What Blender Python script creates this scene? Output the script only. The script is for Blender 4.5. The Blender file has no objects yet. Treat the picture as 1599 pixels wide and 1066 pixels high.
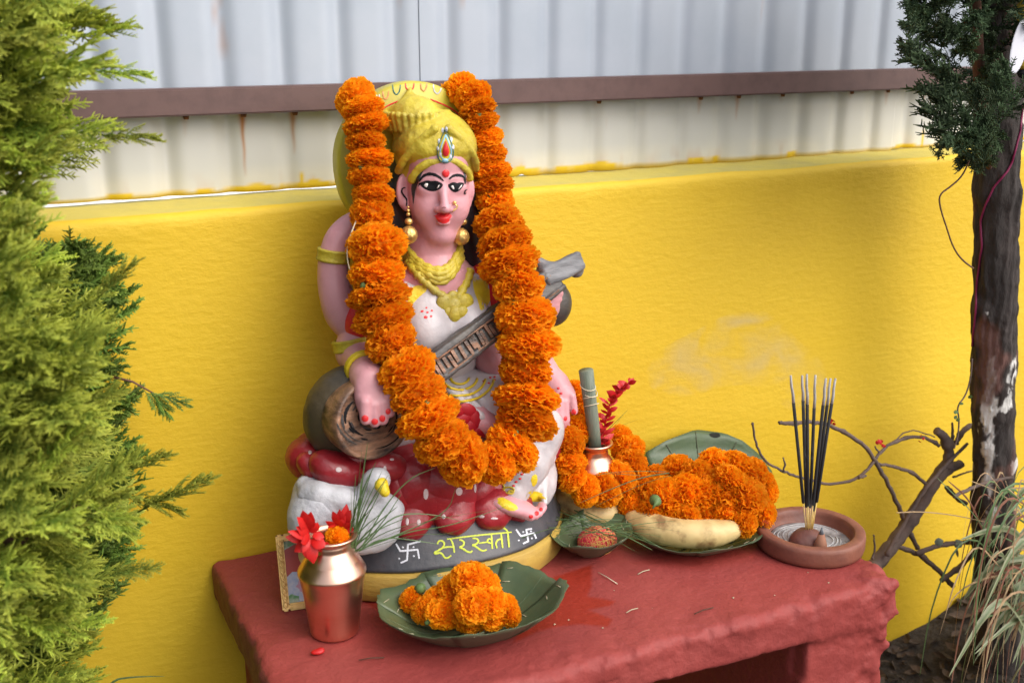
import bpy, bmesh, math, random
import numpy as np
from mathutils import Vector, Matrix, noise
from mathutils.bvhtree import BVHTree
random.seed(7); rng = np.random.RandomState(7)
S = bpy.context.scene
COL = S.collection
R = math.radians
# ------------------------------------------------------------------ camera
YAW, PITCH, FPX = R(25.8), R(16), 1790.0
CAM = Vector((-0.249, -1.384, 0.68))
FW = Vector((math.sin(YAW)*math.cos(PITCH), math.cos(YAW)*math.cos(PITCH), -math.sin(PITCH)))
RT = Vector((math.cos(YAW), -math.sin(YAW), 0))
UP = RT.cross(FW)
cd = bpy.data.cameras.new('camera'); cam = bpy.data.objects.new('camera', cd); COL.objects.link(cam)
cam.matrix_world = Matrix(((RT.x, UP.x, -FW.x, CAM.x), (RT.y, UP.y, -FW.y, CAM.y), (RT.z, UP.z, -FW.z, CAM.z), (0, 0, 0, 1)))
cd.sensor_width = 36; cd.lens = 36*FPX/1599; cd.clip_start = .05; cd.clip_end = 500
cd.dof.use_dof = True; cd.dof.focus_distance = 1.50; cd.dof.aperture_fstop = 6.0
S.camera = cam
# ------------------------------------------------------------------ light
SUN_EL, SUN_AZ = R(44), R(146)      # azimuth measured from +y (the wall side) towards +x
w = bpy.data.worlds.new('World'); S.world = w; w.use_nodes = True
nt = w.node_tree; bg = nt.nodes['Background']
sky = nt.nodes.new('ShaderNodeTexSky'); sky.sky_type = 'NISHITA'; sky.sun_disc = False
sky.sun_elevation = SUN_EL; sky.sun_rotation = SUN_AZ; sky.dust_density = 4; sky.air_density = 1.0
hs = nt.nodes.new('ShaderNodeHueSaturation'); hs.inputs['Saturation'].default_value = .42
nt.links.new(sky.outputs[0], hs.inputs['Color']); nt.links.new(hs.outputs[0], bg.inputs['Color'])
bg.inputs['Strength'].default_value = .15
sl = bpy.data.lights.new('sun', 'SUN'); so = bpy.data.objects.new('sun', sl); COL.objects.link(so)
sl.energy = 1.3; sl.angle = R(75); sl.color = (1, .95, .88)
sd = Vector((math.sin(SUN_AZ)*math.cos(SUN_EL), math.cos(SUN_AZ)*math.cos(SUN_EL), math.sin(SUN_EL)))
so.rotation_euler = sd.to_track_quat('Z', 'Y').to_euler()
S.view_settings.view_transform = 'Standard'; S.view_settings.look = 'None'
S.view_settings.exposure = 0.58; S.view_settings.gamma = 1; S.view_settings.use_curve_mapping = False

# ------------------------------------------------------------------ helpers: a photograph pixel at a real depth -> a place
def ray(u, v): return (FW*FPX + RT*(u-799.5) - UP*(v-533)).normalized()
def A(u, v, y):
    d = ray(u, v); return CAM + d*((y-CAM.y)/d.y)
def Zp(u, v, z=0.):
    d = ray(u, v); return CAM + d*((z-CAM.z)/d.z)
def px(n, p): return n*((Vector(p)-CAM).dot(FW))/FPX      # size of n photograph pixels at p

# ------------------------------------------------------------------ materials
MATS = {}
def mat(name, col, rough=.6, col2=None, nscale=30, namt=.5, bump=0, bscale=200, bdist=.001, metal=0, coat=0, spec=.5,
        stretch=(1, 1, 1), attr=None, attrcol=None, trans=0, col3=None, n3=8, sss=0, detail=5):
    m = bpy.data.materials.new(name); MATS[name] = m; m.use_nodes = True
    t = m.node_tree; N, L = t.nodes, t.links; b = N['Principled BSDF']
    b.inputs['Roughness'].default_value = rough; b.inputs['Metallic'].default_value = metal
    b.inputs['Coat Weight'].default_value = coat; b.inputs['Coat Roughness'].default_value = .15
    b.inputs['Specular IOR Level'].default_value = spec
    tc = N.new('ShaderNodeTexCoord'); mp = N.new('ShaderNodeMapping'); L.new(tc.outputs['Object'], mp.inputs[0])
    mp.inputs['Scale'].default_value = stretch
    rgb = N.new('ShaderNodeRGB'); rgb.outputs[0].default_value = (*col, 1); out = rgb.outputs[0]
    def mixn(a, c, fac):
        mx = N.new('ShaderNodeMix'); mx.data_type = 'RGBA'
        L.new(a, mx.inputs[6]); mx.inputs[7].default_value = (*c, 1)
        if hasattr(fac, 'default_value') and hasattr(fac, 'is_linked'): L.new(fac, mx.inputs[0])
        return mx.outputs[2]
    def nz(scale, lo, hi, det=5):
        n = N.new('ShaderNodeTexNoise'); n.inputs['Scale'].default_value = scale; n.inputs['Detail'].default_value = det
        n.inputs['Roughness'].default_value = .6
        L.new(mp.outputs[0], n.inputs['Vector'])
        r = N.new('ShaderNodeMapRange'); r.inputs[1].default_value = lo; r.inputs[2].default_value = hi
        L.new(n.outputs['Fac'], r.inputs[0]); return r.outputs[0], n.outputs['Fac']
    if col2 is not None:
        f, _ = nz(nscale, .62-namt*.35, .78-namt*.1); out = mixn(out, col2, f)
    if col3 is not None:
        f, _ = nz(n3, .5, .7); out = mixn(out, col3, f)
    if attr:
        for an, ac in zip(attr, attrcol):
            at = N.new('ShaderNodeAttribute'); at.attribute_name = an; out = mixn(out, ac, at.outputs['Fac'])
    L.new(out, b.inputs['Base Color'])
    if bump:
        f1, n1 = nz(bscale, 0, 1, detail)
        bp = N.new('ShaderNodeBump'); bp.inputs['Strength'].default_value = bump; bp.inputs['Distance'].default_value = bdist
        L.new(n1, bp.inputs['Height']); L.new(bp.outputs[0], b.inputs['Normal'])
    if trans:
        tr = N.new('ShaderNodeBsdfTranslucent'); L.new(out, tr.inputs[0]); ms = N.new('ShaderNodeMixShader')
        ms.inputs[0].default_value = trans; L.new(b.outputs[0], ms.inputs[1]); L.new(tr.outputs[0], ms.inputs[2])
        L.new(ms.outputs[0], N['Material Output'].inputs[0])
    if sss:
        b.inputs['Subsurface Weight'].default_value = sss; b.inputs['Subsurface Radius'].default_value = (.004, .002, .001)
    return m

# ------------------------------------------------------------------ objects
def link(name, me, m=None, parent=None, smooth=True):
    if smooth and len(me.polygons): me.polygons.foreach_set('use_smooth', np.ones(len(me.polygons), dtype=bool))
    o = bpy.data.objects.new(name, me); COL.objects.link(o)
    if m is not None: me.materials.append(m)
    if parent is not None:
        o.parent = parent; o.matrix_parent_inverse = Matrix.Translation(-parent.location)
    return o
def mesh(name, V, F, m=None, parent=None, smooth=True, attrs=None):
    me = bpy.data.meshes.new(name); me.from_pydata([tuple(v) for v in V], [], [tuple(f) for f in F]); me.update()
    if attrs:
        for k, a in attrs.items():
            at = me.attributes.new(k, 'FLOAT', 'POINT'); at.data.foreach_set('value', np.asarray(a, dtype=np.float32))
    return link(name, me, m, parent, smooth)
def tag(o, label=None, cat=None, group=None, kind=None):
    if label: o['label'] = label
    if cat: o['category'] = cat
    if group: o['group'] = group
    if kind: o['kind'] = kind
    return o
def thing(name, label, cat, loc, group=None):
    o = bpy.data.objects.new(name, None); COL.objects.link(o); o.location = loc; o.empty_display_size = .02
    tag(o, label, cat, group); return o

# ---- SDF sculpting
def prim_ell(c, r, rot=None):
    c = np.array(c, float); r = np.array(r, float); M = None if rot is None else np.array(rot.to_matrix()).T
    R_ = r if M is None else np.full(3, r.max())
    def f(X, Y, Z):
        x, y, z = X-c[0], Y-c[1], Z-c[2]
        if M is not None:
            x, y, z = (M[0, 0]*x+M[0, 1]*y+M[0, 2]*z, M[1, 0]*x+M[1, 1]*y+M[1, 2]*z, M[2, 0]*x+M[2, 1]*y+M[2, 2]*z)
        k0 = np.sqrt((x/r[0])**2+(y/r[1])**2+(z/r[2])**2)
        k1 = np.sqrt((x/r[0]**2)**2+(y/r[1]**2)**2+(z/r[2]**2)**2)+1e-9
        return k0*(k0-1)/k1
    return f, c-R_, c+R_
def prim_cap(a, b, ra, rb):
    a = np.array(a, float); b = np.array(b, float); d = b-a; L2 = d.dot(d)+1e-12; m = max(ra, rb)
    def f(X, Y, Z):
        x, y, z = X-a[0], Y-a[1], Z-a[2]
        t = np.clip((x*d[0]+y*d[1]+z*d[2])/L2, 0, 1)
        return np.sqrt((x-t*d[0])**2+(y-t*d[1])**2+(z-t*d[2])**2)-(ra+(rb-ra)*t)
    return f, np.minimum(a, b)-m, np.maximum(a, b)+m
def prim_box(c, h, rot, rd=.003):
    c = np.array(c, float); h = np.array(h, float); M = np.array(rot.to_matrix()).T if rot is not None else np.eye(3)
    R_ = np.full(3, np.linalg.norm(h))
    def f(X, Y, Z):
        x, y, z = X-c[0], Y-c[1], Z-c[2]
        q = [np.abs(M[i, 0]*x+M[i, 1]*y+M[i, 2]*z)-h[i]+rd for i in range(3)]
        o = np.sqrt(sum(np.maximum(k, 0)**2 for k in q)); return o+np.minimum(np.maximum(np.maximum(q[0], q[1]), q[2]), 0)-rd
    return f, c-R_, c+R_
def surfnets(Fd, org, h):
    ins = Fd < 0
    s = np.zeros(tuple(n-1 for n in Fd.shape), np.int8)
    for i in (0, 1):
        for j in (0, 1):
            for k in (0, 1):
                s += ins[i:i+s.shape[0], j:j+s.shape[1], k:k+s.shape[2]]
    act = (s > 0) & (s < 8); idx = np.argwhere(act); ids = -np.ones(act.shape, np.int64); ids[act] = np.arange(len(idx))
    pos = np.zeros((len(idx), 3)); cnt = np.zeros(len(idx))
    cor = [(i, j, k) for i in (0, 1) for j in (0, 1) for k in (0, 1)]
    for a in cor:
        for b in cor:
            if sum(abs(a[q]-b[q]) for q in range(3)) == 1 and a < b:
                fa = Fd[idx[:, 0]+a[0], idx[:, 1]+a[1], idx[:, 2]+a[2]]; fb = Fd[idx[:, 0]+b[0], idx[:, 1]+b[1], idx[:, 2]+b[2]]
                cr = (fa < 0) != (fb < 0); t = np.where(cr, fa/np.where(cr, fa-fb, 1), 0)
                pos += cr[:, None]*(np.array(a)+t[:, None]*(np.array(b)-np.array(a))); cnt += cr
    V = (idx+pos/cnt[:, None])*h+org
    quads = []
    for ax in range(3):
        o1, o2 = [(1, 2), (2, 0), (0, 1)][ax]
        sl0 = [slice(None)]*3; sl1 = [slice(None)]*3; sl0[ax] = slice(0, -1); sl1[ax] = slice(1, None)
        a, b = ins[tuple(sl0)], ins[tuple(sl1)]
        e = np.argwhere(a != b); e = e[(e[:, o1] > 0) & (e[:, o2] > 0) & (e[:, o1] < Fd.shape[o1]-1) & (e[:, o2] < Fd.shape[o2]-1)]
        u1 = np.zeros(3, int); u1[o1] = 1; u2 = np.zeros(3, int); u2[o2] = 1
        g = lambda p: ids[p[:, 0], p[:, 1], p[:, 2]]
        q = np.stack([g(e-u1-u2), g(e-u2), g(e), g(e-u1)], 1)
        fl = ~a[e[:, 0], e[:, 1], e[:, 2]]; q[fl] = q[fl][:, ::-1]; quads.append(q)
    return V, np.concatenate(quads)
def sdf_mesh(prims, h=.002, disp=None, lap=1):
    """prims: list of (prim, k) with k>0 smooth union, ('cut', prim, k) smooth subtraction"""
    lo = np.min([p[0][1] if p[0] != 'cut' else [9, 9, 9] for p in prims], axis=0)-4*h
    hi = np.max([p[0][2] if p[0] != 'cut' else [-9, -9, -9] for p in prims], axis=0)+4*h
    n = np.ceil((hi-lo)/h).astype(int)+1
    Fd = np.full(n, .05, np.float32); ax = [lo[i]+h*np.arange(n[i]) for i in range(3)]
    for p in prims:
        cut = p[0] == 'cut'; (f, plo, phi), k = (p[1], p[2]) if cut else p
        i0 = np.clip(((plo-lo-k-2*h)/h).astype(int), 0, n); i1 = np.clip(((phi-lo+k+2*h)/h).astype(int)+2, 0, n)
        if (i1 <= i0).any(): continue
        X = ax[0][i0[0]:i1[0], None, None]; Y = ax[1][None, i0[1]:i1[1], None]; Z = ax[2][None, None, i0[2]:i1[2]]
        d = f(X, Y, Z).astype(np.float32); s = (slice(i0[0], i1[0]), slice(i0[1], i1[1]), slice(i0[2], i1[2])); a = Fd[s]
        if cut:
            d = -d; hh = np.maximum(k-np.abs(a-d), 0)/k if k > 0 else 0; Fd[s] = np.maximum(a, d)+hh*hh*k/4
        else:
            hh = np.maximum(k-np.abs(a-d), 0)/k if k > 0 else 0; Fd[s] = np.minimum(a, d)-hh*hh*k/4
    if disp is not None:
        band = np.argwhere(np.abs(Fd) < 3*h)
        P = band*h+lo; Fd[band[:, 0], band[:, 1], band[:, 2]] += disp(P).astype(np.float32)
    return surfnets(Fd, lo, h)
def fastmesh(name, V, Q):
    me = bpy.data.meshes.new(name); me.vertices.add(len(V)); me.vertices.foreach_set('co', V.astype(np.float32).ravel())
    me.loops.add(Q.size); me.loops.foreach_set('vertex_index', Q.astype(np.int32).ravel())
    me.polygons.add(len(Q)); me.polygons.foreach_set('loop_start', (np.arange(len(Q))*4).astype(np.int32))
    me.update(calc_edges=True); me.validate(); return me
def sdf(name, prims, m, parent=None, h=.002, disp=None):
    V, Q = sdf_mesh(prims, h, disp); return link(name, fastmesh(name, V, Q), m, parent)
def schain(pts, rad, k=.004, it=3):
    Q = [tuple(p)+(r_,) for p, r_ in zip(pts, rad)]
    Q = [np.array(q) for q in Q]
    for _ in range(it):
        N_ = [Q[0]]
        for a, b in zip(Q[:-1], Q[1:]): N_ += [a*.75+b*.25, a*.25+b*.75]
        Q = N_+[Q[-1]]
    r_ = [(prim_cap(a[:3], b[:3], a[3], b[3]), .0012) for a, b in zip(Q[:-1], Q[1:])]; r_[0] = (r_[0][0], k); r_[-1] = (r_[-1][0], k); return r_
def chain(pts, rad, k=.004):
    return [(prim_cap(pts[i], pts[i+1], rad[i], rad[i+1]), k) for i in range(len(pts)-1)]
# lattice noise, a few octaves
def _h(i, j, k):
    n = (i*73856093) ^ (j*19349663) ^ (k*83492791); n = (n ^ (n >> 13))*1274126177; n = n & 0x7fffffff
    return ((n ^ (n >> 16)) & 0xffff)/32767.5-1.0
def vnoise(P):
    i = np.floor(P).astype(np.int64); f = P-i; f = f*f*(3-2*f); x, y, z = i[:, 0], i[:, 1], i[:, 2]; r = 0
    for a in (0, 1):
        wa = f[:, 0] if a else 1-f[:, 0]
        for b in (0, 1):
            wb = f[:, 1] if b else 1-f[:, 1]
            for c in (0, 1): r = r+wa*wb*(f[:, 2] if c else 1-f[:, 2])*_h(x+a, y+b, z+c)
    return r
def snoise(P, sc):
    P = np.atleast_2d(np.asarray(P, float)); return 2.0*(vnoise(P*sc*.42+11.3)+.5*vnoise(P*sc*.9+4.7)+.28*vnoise(P*sc*1.9+1.9))
def bvh_of(*objs):
    V, F = [], []
    for o in objs:
        me = o.data; b = len(V)
        mw = Matrix.Identity(4)
        V += [v.co.copy() for v in me.vertices]; F += [[i+b for i in p.vertices] for p in me.polygons]
    return BVHTree.FromPolygons(V, F)
# ---- paint laid on a surface: strokes and blobs traced on the object and cast onto it
def cast(bvh, u, v, off):
    d = ray(u, v); h = bvh.ray_cast(CAM, d)
    if h[0] is None: return None
    n = h[1] if h[1].dot(d) < 0 else -h[1]
    return h[0]-d*off*.4+n*off*.6
def dens(pts, step):
    out = [Vector(pts[0])]
    for a, b in zip(pts[:-1], pts[1:]):
        a, b = Vector(a), Vector(b); n = max(1, int((b-a).length/step))
        out += [a.lerp(b, (i+1)/n) for i in range(n)]
    return out
def smoothp(pts, it=2):
    pts = [Vector(p) for p in pts]
    for _ in range(it):
        q = [pts[0]]
        for a, b in zip(pts[:-1], pts[1:]): q += [a.lerp(b, .25), a.lerp(b, .75)]
        q.append(pts[-1]); pts = q
    return pts
def stroke(bvh, pts, wd, off=.0006, taper=0, step=2.0, sm=True, VF=None):
    V, F = VF if VF else ([], [])
    p = smoothp(pts) if sm and len(pts) > 2 else [Vector(q) for q in pts]
    p = dens(p, step); n = len(p); prev = None
    for i in range(n):
        t = (p[min(i+1, n-1)]-p[max(i-1, 0)]); t = t.normalized() if t.length > 0 else Vector((1, 0)); nn = Vector((-t.y, t.x))
        s = i/(n-1) if n > 1 else 0
        ww = wd*(1-taper*(abs(2*s-1)**2))/2
        ww *= 1+.1*math.sin(i*1.7+pts[0][0])
        row = []
        for k in (-1, 0, 1):
            c = cast(bvh, p[i].x+nn.x*ww*k, p[i].y+nn.y*ww*k, off*(1.5 if k == 0 else 1))
            if c is None: row = None; break
            V.append(c); row.append(len(V)-1)
        if row and prev:
            if (V[row[1]]-V[prev[1]]).length < .02:
                F += [(prev[0], prev[1], row[1], row[0]), (prev[1], prev[2], row[2], row[1])]
        prev = row
    return V, F
def grow(pts, f):
    cx, cy = sum(p[0] for p in pts)/len(pts), sum(p[1] for p in pts)/len(pts); return [(cx+(p[0]-cx)*f, cy+(p[1]-cy)*f) for p in pts]
def blob(bvh, pts, off=.0006, rings=4, VF=None, sm=1):
    V, F = VF if VF else ([], [])
    P = [Vector(q) for q in pts]
    for _ in range(sm):
        P = [x for a, b in zip(P, P[1:]+P[:1]) for x in (a.lerp(b, .25), a.lerp(b, .75))]
    c = sum(P, Vector((0, 0)))/len(P); b0 = len(V)
    cc = cast(bvh, c.x, c.y, off*1.4)
    if cc is None: return V, F
    V.append(cc); n = len(P)
    for r_ in range(1, rings+1):
        for q in P:
            z = c.lerp(q, r_/rings); k = cast(bvh, z.x, z.y, off*(1.4-.9*(r_/rings)**3)); V.append(k if k is not None else V[b0])
    for i in range(n):
        j = (i+1) % n; F.append((b0, b0+1+i, b0+1+j))
        for r_ in range(rings-1):
            a = b0+1+r_*n; F.append((a+i, a+n+i, a+n+j, a+j))
    return V, F
def circ(u, v, r, ry=None, n=10): return [(u+r*math.cos(6.283*i/n), v+(ry or r)*math.sin(6.283*i/n)) for i in range(n)]
def fin(name, VF, m, parent): return mesh(name, VF[0], VF[1], m, parent)
# ---- tubes
def tube_vf(pts, rad, n=8, cap=True, VF=None):
    V, F = VF if VF else ([], []); pts = [Vector(p) for p in pts]; b = len(V); u = None
    for i, p in enumerate(pts):
        t = (pts[min(i+1, len(pts)-1)]-pts[max(i-1, 0)]).normalized()
        if u is None: u = t.orthogonal().normalized()
        u = (u-t*u.dot(t)).normalized(); w_ = t.cross(u); r_ = rad[i] if hasattr(rad, '__len__') else rad
        for k in range(n):
            a = 6.28318*k/n; V.append(p+(u*math.cos(a)+w_*math.sin(a))*r_)
    for i in range(len(pts)-1):
        for k in range(n):
            a = b+i*n+k; c = b+i*n+(k+1) % n; F.append((a, c, c+n, a+n))
    if cap:
        F.append(tuple(b+k for k in range(n))[::-1]); e = b+(len(pts)-1)*n; F.append(tuple(e+k for k in range(n)))
    return V, F
def tube(name, pts, rad, m, parent=None, n=8): 
    V, F = tube_vf(pts, rad, n); return mesh(name, V, F, m, parent)
def lathe(name, prof, m, parent=None, n=64, loc=(0, 0, 0), wob=None):
    V, F = [], []; L = Vector(loc)
    for (r_, z) in prof:
        for k in range(n):
            a = 6.28318*k/n; rr = r_*(1+(wob(a, z) if wob else 0)); V.append(L+Vector((rr*math.cos(a), rr*math.sin(a), z)))
    for i in range(len(prof)-1):
        for k in range(n):
            a = i*n+k; c = i*n+(k+1) % n; F.append((a, c, c+n, a+n))
    if prof[0][0] > 1e-5: F.append(tuple(range(n))[::-1])
    if prof[-1][0] > 1e-5: F.append(tuple((len(prof)-1)*n+k for k in range(n)))
    return mesh(name, V, F, m, parent)

# ------------------------------------------------------------------ palette
M_skin = mat('pink_paint', (.62, .30, .33), .5, (.54, .25, .28), 14, .35, .25, 120, .002, coat=.15)
M_gold = mat('yellow_paint', (.58, .46, .035), .5, (.44, .33, .03), 22, .7, .6, 160, .003, coat=.1, col3=(.36, .29, .045), n3=16)
M_halo = mat('halo_paint', (.50, .43, .028), .5, (.40, .33, .03), 18, .5, .25, 90, .002, coat=.15)
M_white = mat('white_cloth_paint', (.55, .51, .52), .45, (.38, .35, .37), 20, .6, .35, 90, .003, coat=.15)
M_swan = mat('white_swan_paint', (.56, .56, .59), .6, (.34, .34, .38), 25, .6, .6, 130, .003)
M_red = mat('red_gloss_paint', (.33, .016, .024), .38, (.20, .010, .016), 12, .7, .4, 70, .004, coat=.15)
M_black = mat('black_paint', (.022, .022, .028), .35, (.05, .05, .055), 20, .4, .2, 90, .002, coat=.2)
M_hair = mat('hair_paint', (.018, .018, .022), .35, bump=.4, bscale=60, bdist=.003, coat=.2)
M_blackb = mat('black_base_paint', (.035, .036, .045), .42, (.075, .07, .075), 25, .5, .3, 120, .002)
M_eyew = mat('eye_white_paint', (.8, .72, .68), .4)
M_redp = mat('vermilion_paint', (.72, .03, .035), .4)
M_lime = mat('lime_lettering_paint', (.50, .58, .03), .5)
M_whp = mat('white_lettering_paint', (.62, .64, .70), .5)
M_yelp = mat('bright_yellow_paint', (.75, .56, .02), .45, (.6, .45, .03), 30, .4, .5, 180, .003)
M_green = mat('green_paint', (.02, .13, .12), .45)
M_pinkp = mat('pale_orange_paint', (.70, .30, .12), .45)
M_blue = mat('blue_paint', (.25, .50, .62), .45)
M_navy = mat('navy_paint', (.02, .025, .07), .3, coat=.4)
M_brass = mat('gold_metal_paint', (.72, .50, .17), .32, (.50, .30, .08), 40, .5, .4, 150, .002, metal=.75)
M_veena = mat('veena_wood_paint', (.045, .04, .04), .42, (.10, .085, .07), 22, .6, .4, 90, .002, stretch=(1, 1, 2))
M_veenaf = mat('veena_face_paint', (.50, .26, .15), .45, (.014, .013, .014), 26, 1.1, .6, 70, .004, stretch=(.8, 1, 2.4))
M_gourd = mat('gourd_wood_paint', (.085, .062, .034), .45, (.035, .03, .022), 16, .6, .4, 70, .003)
M_grey = mat('grey_wood_paint', (.20, .20, .21), .5, (.07, .07, .075), 30, .6, .5, 90, .003, stretch=(.4, 1, 2.5))
M_plinth = mat('ochre_wood_paint', (.46, .30, .055), .6, (.33, .21, .05), 14, .5, .5, 60, .003, stretch=(1, 1, 3))

# ================================================================== SETTING
M_soil = mat('soil', (.028, .022, .018), .95, (.06, .048, .038), 60, .6, .9, 90, .01, col3=(.018, .014, .012), n3=12)
M_wall = mat('yellow_plaster', (.72, .475, .018), .62, (.66, .42, .016), 5, .5, .40, 110, .0034, stretch=(.5, 1, 1.05), col3=(.76, .52, .03), n3=2.5, detail=6)
M_ledge = mat('ledge_paint', (.62, .50, .09), .7, (.5, .42, .12), 12, .5, .5, 60, .003)
M_sheet = mat('galvanised_sheet', (.43, .475, .545), .45, (.38, .43, .50), 7, .5, .1, 40, .001, metal=.15, spec=.5,
              attr=['dirt', 'rust', 'yellow'], attrcol=[(.64, .625, .575), (.42, .16, .025), (.72, .50, .03)])
M_rail = mat('brown_rail_paint', (.135, .078, .072), .5, (.10, .058, .055), 30, .5, .15, 200, .001)
M_rust = mat('rust', (.16, .06, .02), .8, (.08, .03, .01), 200, .5)
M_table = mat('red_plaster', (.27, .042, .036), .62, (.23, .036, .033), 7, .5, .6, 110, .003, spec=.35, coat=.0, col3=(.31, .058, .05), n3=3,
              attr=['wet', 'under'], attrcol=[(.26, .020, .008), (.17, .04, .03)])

# ground
V, F = [], []
n = 90
gx = np.concatenate([np.linspace(-80, -1.2, 20), np.linspace(-1.1, 2.6, 75), np.linspace(2.8, 80, 20)])
gy = np.concatenate([np.linspace(-80, -1.6, 20), np.linspace(-1.5, .1, 40), np.linspace(.2, 80, 20)])
for x in gx:
    for y in gy:
        z = -.445+.008*snoise([[x, y, 0]], 14)[0]*(1 if abs(x) < 3 else 0)
        z += .115*math.exp(-((x-1.55)/.27)**2-((y+.05)/.35)**2)
        V.append((x, y, z))
ny = len(gy)
for i in range(len(gx)-1):
    for j in range(ny-1): F.append((i*ny+j, (i+1)*ny+j, (i+1)*ny+j+1, i*ny+j+1))
tag(mesh('ground', V, F, M_soil), kind='structure')

pv = mesh('added_gap_ground', [(-40, .6, -.40), (60, .6, -.40), (60, 60, -.40), (-40, 60, -.40)], [(0, 1, 2, 3)], mat('gap_bright_white', (.85, .84, .80), .8, (.78, .77, .73), 3, .5)); tag(pv, kind='structure')  # pale ground added behind the fence so the gap reads as bright light
# wall
def build_wall():
    V, F = [], []
    xs = np.linspace(-1.6, 3.4, 420)
    prof = [(0.0, z) for z in np.linspace(-.50, .43, 24)]+[(0, .442), (.001, .447), (.004, .4508), (.009, .4528), (.02, .4535), (.06, .4535), (.098, .4535), (.114, .4533), (.117, .450), (.117, -.5)]
    m = len(prof)
    for x in xs:
        wv = snoise([[x, 0, 0]], 3)[0]*.0014+snoise([[x, 1, 0]], 30)[0]*.0007
        for y, z in prof:
            jy = snoise([[x, y, z]], 40)[0]*.0006 if z > .4 and y < .02 else 0
            V.append((x, y+jy+(.0005*snoise([[x, 0, z]], 7)[0] if y < .001 else 0), z+(wv if z > .4 else 0)))
    for i in range(len(xs)-1):
        for j in range(m-1): F.append((i*m+j, (i+1)*m+j, (i+1)*m+j+1, i*m+j+1))
    o = mesh('yellow_wall', V, F, M_wall)
    o.data.materials.append(M_ledge)
    mi = np.zeros(len(F), dtype=np.int32)
    for f in range(len(F)):
        if f % (m-1) >= 27: mi[f] = 1
    o.data.polygons.foreach_set('material_index', mi)
    tag(o, 'low bright yellow plastered wall with a pale ledge below the metal sheets', 'wall')
build_wall()

# corrugated sheet fence with brown rail
SY = .104
fence = thing('metal_fence', 'pale corrugated metal sheet fence with a brown rail standing on the yellow wall', 'fence', (.5, SY, .46))
seams = [A(657, 50, SY).x+k*.84 for k in range(-3, 5)]
streaks = [(377, .030, .9), (457, .022, .75), (287, .012, .25), (1088, .012, .5), (1147, .016, .55), (1215, .008, .3), (1322, .008, .3), (1378, .012, .45), (1437, .016, .6), (590, .01, .2), (930, .008, .2)]
sxs = [(A(u, 185, SY).x, l, a) for u, l, a in streaks]
for si in range(len(seams)-1):
    x0, x1 = seams[si]-.004, seams[si+1]+.010
    xs = np.arange(x0, x1, .0014 if -1 < x0 < 1.4 else .006); zs = np.concatenate([np.arange(.459, .60, .0035), np.arange(.60, 1.0, .02), [1.5]])
    X, Zg = np.meshgrid(xs, zs, indexing='ij')
    ph = (X-seams[3])/.0765*6.28318
    fr_c = ((X-seams[3])/.0765) % 1.0; Yg = SY-.0035+.0075*np.exp(-((fr_c-.5)/.17)**2)-(.0012 if si % 2 else 0)-.004*np.clip((X-x1+.012)/.012, 0, 1)*0
    P = np.stack([X.ravel(), np.zeros(X.size), Zg.ravel()], 1)
    bot = .4572+.0018*snoise(np.stack([X.ravel(), 0*X.ravel(), 0*X.ravel()], 1), 9).reshape(X.shape)*.6
    gap = np.clip((A(548, 300, SY).x-X)/.02, 0, 1)+np.clip((X-A(1383, 240, SY).x)/.01, 0, 1)*.8+np.exp(-((X-A(812, 276, SY).x)/.006)**2)*.6
    bot = .4529+(bot-.4529)*np.clip(gap, 0, 1)
    Zg = np.where(Zg < .4595, bot, Zg)
    rail_z = .566
    rust = np.zeros(X.shape)
    for sx, ln, am in sxs:
        wv = .0004*np.sin(Zg*160+sx*90); wd = .0020+.0024*np.clip((rail_z-Zg)/.02, 0, 1)*np.exp(-((rail_z-Zg)/.02)**2)*2
        fall = np.clip((Zg-(rail_z-ln*3))/(ln*3), 0, 1)**.6*(Zg < rail_z)
        rust += 1.25*am*np.exp(-((X-sx-wv)/wd)**2)*fall
        rust += am*.9*np.exp(-((X-sx)/.005)**2-((Zg-rail_z+.002)/.006)**2)
    ns = snoise(P, 26).reshape(X.shape); ns2 = snoise(P*np.array([1, 1, .6]), 60).reshape(X.shape); ns3 = snoise(P, 8).reshape(X.shape)
    dirt = np.clip((rail_z-Zg)/.03, 0, 1)*.7*(Zg < rail_z)+.55*np.clip((.492-Zg)/.03, 0, 1)*np.clip(.6+ns*.6, 0, 1)+.12*np.clip(ns3, 0, 1)
    rust += .28*np.clip((.488-Zg)/.025, 0, 1)*np.clip(ns2*.9-.3, 0, 1)+.5*np.clip(ns2-1.9, 0, 1)
    ye = .4605-.004*(1-np.clip(gap, 0, 1))+.0045*np.clip(ns*1.1+.3, -.2, 2)+.003*np.clip(ns2, 0, 2)
    yel = np.clip((ye-Zg)/.0022+.5, 0, 1)
    for u, h_ in ((1437, .026), (468, .018)):
        sx = A(u, 230, SY).x; yel += np.exp(-((X-sx)/.0028)**2)*np.clip((.462+h_-Zg)/.006, 0, 1)
    nz_ = len(zs); N = X.size
    idx = np.arange(N).reshape(X.shape)
    Q = np.stack([idx[:-1, :-1], idx[1:, :-1], idx[1:, 1:], idx[:-1, 1:]], -1).reshape(-1, 4)
    me = fastmesh('metal_sheet', np.stack([X.ravel(), Yg.ravel(), Zg.ravel()], 1), Q)
    for k, a in (('dirt', dirt), ('rust', np.clip(rust, 0, 1)), ('yellow', np.clip(yel, 0, 1))):
        at = me.attributes.new(k, 'FLOAT', 'POINT'); at.data.foreach_set('value', a.ravel().astype(np.float32))
    o = link('metal_sheet', me, M_sheet, fence)
    md = o.modifiers.new('s', 'SOLIDIFY'); md.thickness = .0008
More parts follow.
